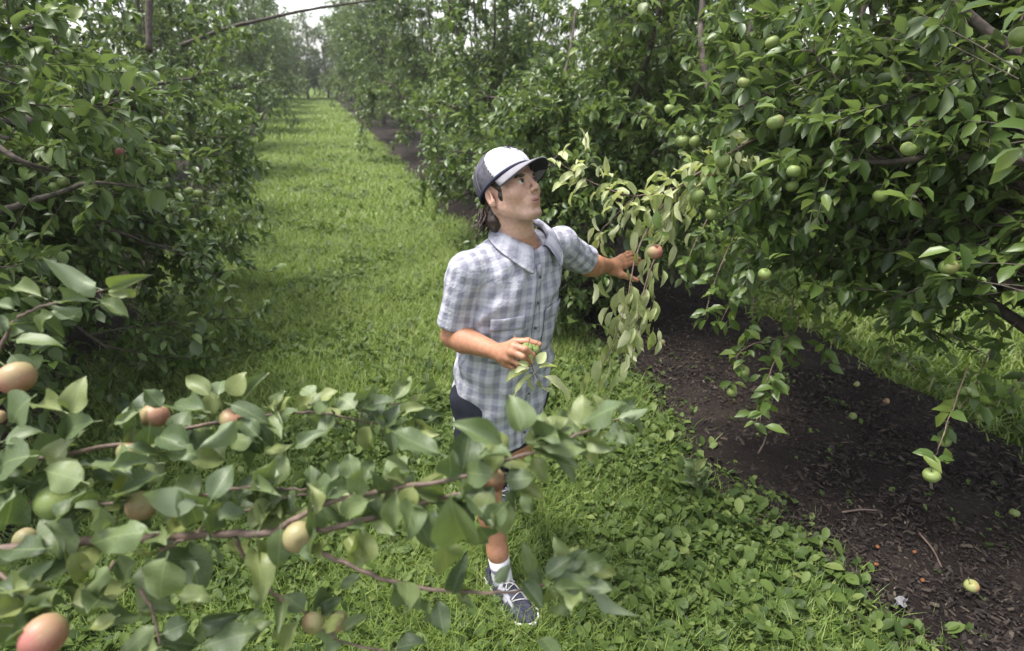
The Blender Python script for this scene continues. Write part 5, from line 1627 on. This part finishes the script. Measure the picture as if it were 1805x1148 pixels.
# ---- socks and shoes
M['sock'] = cloth_mat('white sock', (.66, .65, .68), 500, .9, .15)
M['sock_grey'] = cloth_mat('grey sock cuff', (.22, .21, .26), 500)
M['shoe'] = cloth_mat('navy running shoe mesh', (.030, .031, .055), 600, .7, .5, (.060, .060, .095))
M['shoe_pale'] = cloth_mat('silver shoe overlay', (.30, .295, .32), 700, .5, .2)
M['sole'] = simple_mat('white rubber sole', (.70, .69, .66), .5, .4, 50, .2, (.55, .54, .52))
M['outsole'] = simple_mat('black rubber outsole', (.018, .018, .02), .8, .2)
M['lace'] = cloth_mat('white laces', (.48, .47, .47), 900)
def foot(an, shin, heading, toe_up, with_band):
    """shoe in its own axes: forward, side, up; origin on the ground under the ankle"""
    fw = nrm(np.array([heading[0], heading[1], 0])); sd = np.array([-fw[1], fw[0], 0])
    c, s = math.cos(toe_up), math.sin(toe_up)
    fx, uz = fw * c + UPZ * s, UPZ * c - fw * s
    org = np.array([an[0], an[1], an[2] - .105])
    W = lambda q: org + 1.15 * (np.asarray(q) * np.array([1, 1.06, 1])) @ np.array([fx, sd, uz])
    W0 = lambda q: org + np.asarray(q)[..., 0:1] * fx + np.asarray(q)[..., 1:2] * sd + np.asarray(q)[..., 2:3] * uz
    b = MB(); top = an + nrm(shin) * .085; mid = an + nrm(shin) * .03
    b.tube([org + uz * .05 + fx * .02, an, mid, top], [.043, .043, .0415, .044], 16)
    sock = link('sock', b.mesh('sock'), M['sock'], man)
    if with_band:
        b = MB(); u = nrm(shin)
        b.tube([an + u * .028, an + u * .030, an + u * .046, an + u * .048], [.0425, .0435, .0438, .0428], 16); link('cuff_band', b.mesh('band'), M['sock_grey'], sock)
    X = np.array([-.085, -.07, -.03, .02, .07, .12, .16, .185, .198])
    HW = np.array([.012, .031, .037, .037, .040, .048, .044, .030, .006])          # half width
    HT = np.array([.070, .082, .088, .088, .082, .066, .056, .048, .040])          # upper height
    YO = np.array([0, 0, 0, -.003, -.004, -.002, .002, .004, .005])
    def upper(q):
        x = q[:, 0]
        w, h, y0 = np.interp(x, X, HW), np.interp(x, X, HT), np.interp(x, X, YO)
        zz = (q[:, 2] - .022) / np.maximum(h - .022, .01)
        r_ = (np.abs((q[:, 1] - y0) / np.maximum(w, .004)) ** 2.3 + np.abs(np.clip(zz, 0, 9)) ** 2.6) ** .5
        d = (r_ - 1) * np.minimum(w, h) * .7
        d = smax(d, .018 - q[:, 2], .004)
        d = smax(d, np.abs(x - .0565) - .1415, .01)
        return smax(d, -cone(q, (-.018, 0, .075), (-.020, 0, .14), .036, .046), .006)
    V, Q = mesh_field(upper, (-.11, -.07, -.01), (.22, .07, .13), .0030)
    shoe = link('shoe', mesh_np('shoe', W(relax(V, Q, 2)), Q), M['shoe'], man)
    def slab(q, z0, z1, g, spring):
        x = q[:, 0]
        w, y0 = np.interp(x, X, HW) + g, np.interp(x, X, YO)
        lift = spring * np.clip((x - .10) / .1, 0, 1.2) ** 2
        d = np.maximum(np.abs(q[:, 1] - y0) - w, np.abs(x - .0565) - .1415 - g)
        return smax(d * .8, np.abs(q[:, 2] - lift - (z0 + z1) / 2) - (z1 - z0) / 2, .006)
    V, Q = mesh_field(lambda q: slab(q, .006, .034, .0055, .006), (-.11, -.07, -.02), (.23, .07, .07), .0030)
    link('sole', mesh_np('sole', W(relax(V, Q, 1)), Q), M['sole'], shoe)
    V, Q = mesh_field(lambda q: slab(q, -.004, .0075, .003, .006), (-.11, -.07, -.03), (.23, .07, .06), .0030)
    link('outsole', mesh_np('outsole', W(relax(V, Q, 1)), Q), M['outsole'], shoe)
    def on_top(x, y, g=.0025):
        w, h, y0 = np.interp(x, X, HW), np.interp(x, X, HT), np.interp(x, X, YO)
        return np.array([x, y, .022 + (h - .022) * max(0., 1 - abs((y - y0) / w) ** 2.3) ** (1 / 2.6) + g])
    b = MB()
    for k in range(5):
        x = .045 + k * .017
        b.tube(W(np.array([on_top(x, y) for y in np.linspace(-.022, .022, 7)]) + np.array([[.008 * (-1) ** k * t, 0, 0] for t in np.linspace(-1, 1, 7)])), .0026, 5)
    for sgn in (1, -1):
        b.tube(W(np.array([on_top(.040, 0), on_top(.036, .012 * sgn, .012), on_top(.048, .026 * sgn, .010), on_top(.040, .012 * sgn, .004)])), .0024, 5)
        b.tube(W(np.array([on_top(.040, 0), on_top(.060, .018 * sgn, .006), on_top(.082, .024 * sgn, .003)])), .0022, 5)
    link('lace', b.mesh('lace'), M['lace'], shoe)
    for sgn in (1, -1):                                  # pale overlays each side of the laces and along the flank
        for k, (xa, xb, ya, yb) in enumerate([(.040, .125, .024, .033), (.030, .060, .020, .036), (.072, .094, .020, .041)]):
            G = np.array([[on_top(x, sgn * min(y, .97 * np.interp(x, X, HW)), .0022) for y in np.linspace(ya, yb, 5)] for x in np.linspace(xa, xb, 8)]).reshape(-1, 3)
            F = [(i * 5 + j, (i + 1) * 5 + j, (i + 1) * 5 + j + 1, i * 5 + j + 1) for i in range(7) for j in range(4)]
            solid(link('overlay', mesh_np('overlay', W(G), np.array(F)), M['shoe_pale'], shoe), .0014, 0)
    return shoe
foot(anR, knR - anR, toR - anR, 0.0, True)
foot(anL, knL - anL, np.array([.12, -.9]), -.45, True)

# ring on the reaching hand
M['ring'] = simple_mat('gold ring', (.75, .66, .45), .25, .5, metal=1.0)
b = MB(); a0, a1 = J(1099, 457, 2.405), J(1112, 450, 2.45); dv = nrm(a1 - a0); c = a0 + (a1 - a0) * .45
e1 = nrm(np.cross(dv, UPZ)); e2 = np.cross(dv, e1)
b.tube(np.array([c + .0118 * (math.cos(t) * e1 + math.sin(t) * e2) for t in np.linspace(0, 2 * math.pi, 25)]), .0014, 5, False)
link('ring', b.mesh('ring'), M['ring'], man)

# ------------------------------------------------------------------ the sprig in his right hand
rb = np.random.default_rng(90)
sprig = empty('apple_sprig', Pd(925, 640, 1.555))
tag(sprig, 'picked leafy sprig with small green apples held in his closed hand', 'sprig')
def spw(px, py, d): return Pd(px, py, d)
b = MB(); b.tube(local(sprig, smooth_line([spw(905, 592, 1.595), spw(918, 606, 1.580), spw(930, 630, 1.562), spw(938, 648, 1.530), spw(948, 668, 1.515)], 14)), np.linspace(.0028, .0016, 14), 6); link('twig', b.mesh('twig'), M['twig'], sprig)
for (bx, by), (tx, ty), w, d, dd in [((945, 655), (892, 696), 17, 1.500, -.02), ((948, 660), (1018, 690), 20, 1.500, .0), ((938, 648), (905, 655), 12, 1.500, 0), ((940, 652), (888, 668), 11, 1.505, .02), ((945, 650), (982, 642), 12, 1.510, .02), ((945, 645), (962, 620), 20, 1.520, .02), ((938, 640), (934, 626), 18, 1.505, -.01), ((948, 665), (960, 700), 18, 1.510, .02), ((940, 655), (925, 680), 14, 1.520, .02), ((935, 645), (915, 638), 10, 1.502, -.01)]:
    p0, p1 = spw(bx, by, d), spw(tx, ty, d + dd)
    L = np.linalg.norm(p1 - p0); lp = math.hypot(tx - bx, ty - by)
    put('leaf', PALE[int(rb.integers(0, 3))], sprig, leaf_matrix(p0, p1 - p0, to_cam(p0) * .5 + UPZ * .7 + rb.normal(0, .25, 3), L, np.clip(w / lp / .45, .6, 2.0)))
for px, py, d, r_ in [(929, 615, 1.542, .0200), (941, 617, 1.552, .0190)]:
    hang_apple(sprig, spw(px, py, d), 'green', r_, nrm(np.array([.2, -.2, 1])))

# ------------------------------------------------------------------ small things on the ground
rb = np.random.default_rng(31)
def fallen(px, py, label, kind='fallen', r_=.026):
    g = Pg(px, py, .05)
    z = float(mulch_z(np.array([g[0]]), np.array([g[1]]))[0]) if g[0] > LANE_R - .1 else .015
    g = Pg(px, py, z + .015)
    o = empty('fallen_apple', (g[0], g[1], z))
    tag(o, label, 'apple', 'fallen apples on the mulch')
    hang_apple(o, (g[0], g[1], z + r_ * .72), kind, r_, nrm(rb.normal(0, 1, 3)))
    o.children[0].name = 'fruit'
    return o
fallen(1712, 1035, 'browned fallen apple on the mulch at the lower right', 'fallen', .028)
fallen(1503, 735, 'green fallen apple in the middle of the dark mulch', 'green', .025)
fallen(1788, 905, 'green fallen apple near the right edge of the mulch', 'green', .022)
fallen(1510, 678, 'reddish fallen apple at the far edge of the mulch near the bright grass', 'fallen', .022)
fallen(1562, 708, 'pale fallen apple on the far side of the mulch below the hanging sprays', 'blush', .022)
fallen(1168, 604, 'small brown fallen apple on the mulch right of the man', 'russet', .024)
fallen(1281, 677, 'reddish fallen apple on the mulch beside the low hanging spray', 'fallen', .022)
M['orange'] = simple_mat('dried orange fruit', (.20, .075, .030), .7, .2, 60, .4, (.10, .045, .02))
scr = apple_mesh('fruit_scrap', M['orange'], 8, 5); scr.transform(Matrix.Diagonal((.012, .009, .005, 1)))
for px, py, lab in [(1598, 1110, 'orange scrap of fallen fruit near the bottom of the mulch'), (1545, 969, 'orange scrap of fallen fruit left of the dark mulch hollow'), (1624, 1028, 'orange scrap of fallen fruit beside the grey paper scrap'), (1709, 1040, 'yellow orange scrap of fallen fruit by the browned apple'), (1543, 1000, 'small orange scrap of fruit nearest the grass edge'), (1610, 978, 'small orange scrap of fruit in the middle of the mulch')]:
    g = Pg(px, py, .07); z = float(mulch_z(np.array([g[0]]), np.array([g[1]]))[0]); g = Pg(px, py, z)
    o = link('fruit_scrap', scr, None, None, Matrix.Translation((g[0], g[1], z + .018)) @ Matrix.Rotation(rb.uniform(0, 6), 4, 'Z'))
    tag(o, lab, 'fruit scrap', 'orange scraps of fallen fruit')
M['paper'] = simple_mat('weathered paper', (.20, .195, .205), .9, .1, 40, .4, (.13, .125, .13))
g = Pg(1588, 1062, .05); z = float(mulch_z(np.array([g[0]]), np.array([g[1]]))[0]) + .02; g = Pg(1588, 1062, z)
a = np.linspace(-1, 1, 7)
A, B_ = np.meshgrid(a, a, indexing='ij')
V = np.stack([A * .026 + .006 * np.sin(B_ * 4), B_ * .020 + .004 * np.sin(A * 5), .008 * np.sin(A * 3.1 + B_ * 2) + .007 * np.cos(B_ * 4.3)], -1).reshape(-1, 3)
F = np.array([(i * 7 + j, (i + 1) * 7 + j, (i + 1) * 7 + j + 1, i * 7 + j + 1) for i in range(6) for j in range(6)])
o = solid(link('paper_scrap', mesh_np('paper_scrap', V, F, False), M['paper'], None, Matrix.Translation((g[0], g[1], z + .004)) @ Matrix.Rotation(.7, 4, 'Z')), .0015)
tag(o, 'crumpled pale grey scrap of paper lying on the mulch', 'paper')
for (x0, y0), (x1, y1), lab in [((1485, 903), (1545, 900), 'thin grey fallen twig lying level on the mulch'), ((1620, 940), (1660, 1000), 'dark fallen twig lying across the mulch hollow'), ((1336, 800), (1350, 770), 'short pale fallen twig under the low hanging spray')]:
    pts = []
    for px, py in ((x0, y0), ((x0 + x1) / 2 + 3, (y0 + y1) / 2 - 3), (x1, y1)):
        g = Pg(px, py, .07); z = float(mulch_z(np.array([g[0]]), np.array([g[1]]))[0]) + .018
        pts.append(Pg(px, py, z))
    b = MB(); b.tube(smooth_line(pts, 9), np.linspace(.005, .003, 9), 6)
    tag(link('fallen_twig', b.mesh('fallen_twig'), M['twig']), lab, 'twig', 'fallen twigs on the mulch')
# a sucker sprouting at the edge of the grass
base = Pg(1240, 880, 0)
sh = empty('leafy_sprout', base); tag(sh, 'low grey-green leafy sprout standing in the weeds at the mulch edge', 'sprout')
for k in range(3):
    tip = base + np.array([rb.normal(0, .06), rb.normal(0, .06), rb.uniform(.12, .2)])
    ln = smooth_line([base, (base + tip) / 2 + rb.normal(0, .01, 3), tip], 8)
    b = MB(); b.tube(local(sh, ln), np.linspace(.003, .0015, 8), 5); link('stem', b.mesh('stem'), M['stem'], sh)
    spur_leaves(sh, ln, 4, .075, .9, HERO, .4, 1.0, up=.3, per=2, jitter=.008)

# ------------------------------------------------------------------ an added thin volume standing in for the veil of sky glare
VEIL = 0.0012
if VEIL:
    m, n, l, out = new_mat('added glare veil')
    pv = n.new('ShaderNodeVolumePrincipled')
    pv.inputs['Color'].default_value = (.92, .95, .93, 1)
    pv.inputs['Density'].default_value = VEIL
    pv.inputs['Anisotropy'].default_value = .2
    l.new(pv.outputs[0], out.inputs['Volume'])
    x0, x1, y0, y1, z0, z1 = -260, 260, -70, 330, -1.5, 6.5
    V = np.array([(x, y, z) for x in (x0, x1) for y in (y0, y1) for z in (z0, z1)], float)
    F = np.array([(0, 1, 3, 2), (4, 6, 7, 5), (0, 4, 5, 1), (2, 3, 7, 6), (0, 2, 6, 4), (1, 5, 7, 3)])
    tag(link('veil', mesh_np('veil', V, F, False), m), 'thin pale haze added in place of the sky glare over the far trees', 'veil', kind='stuff')
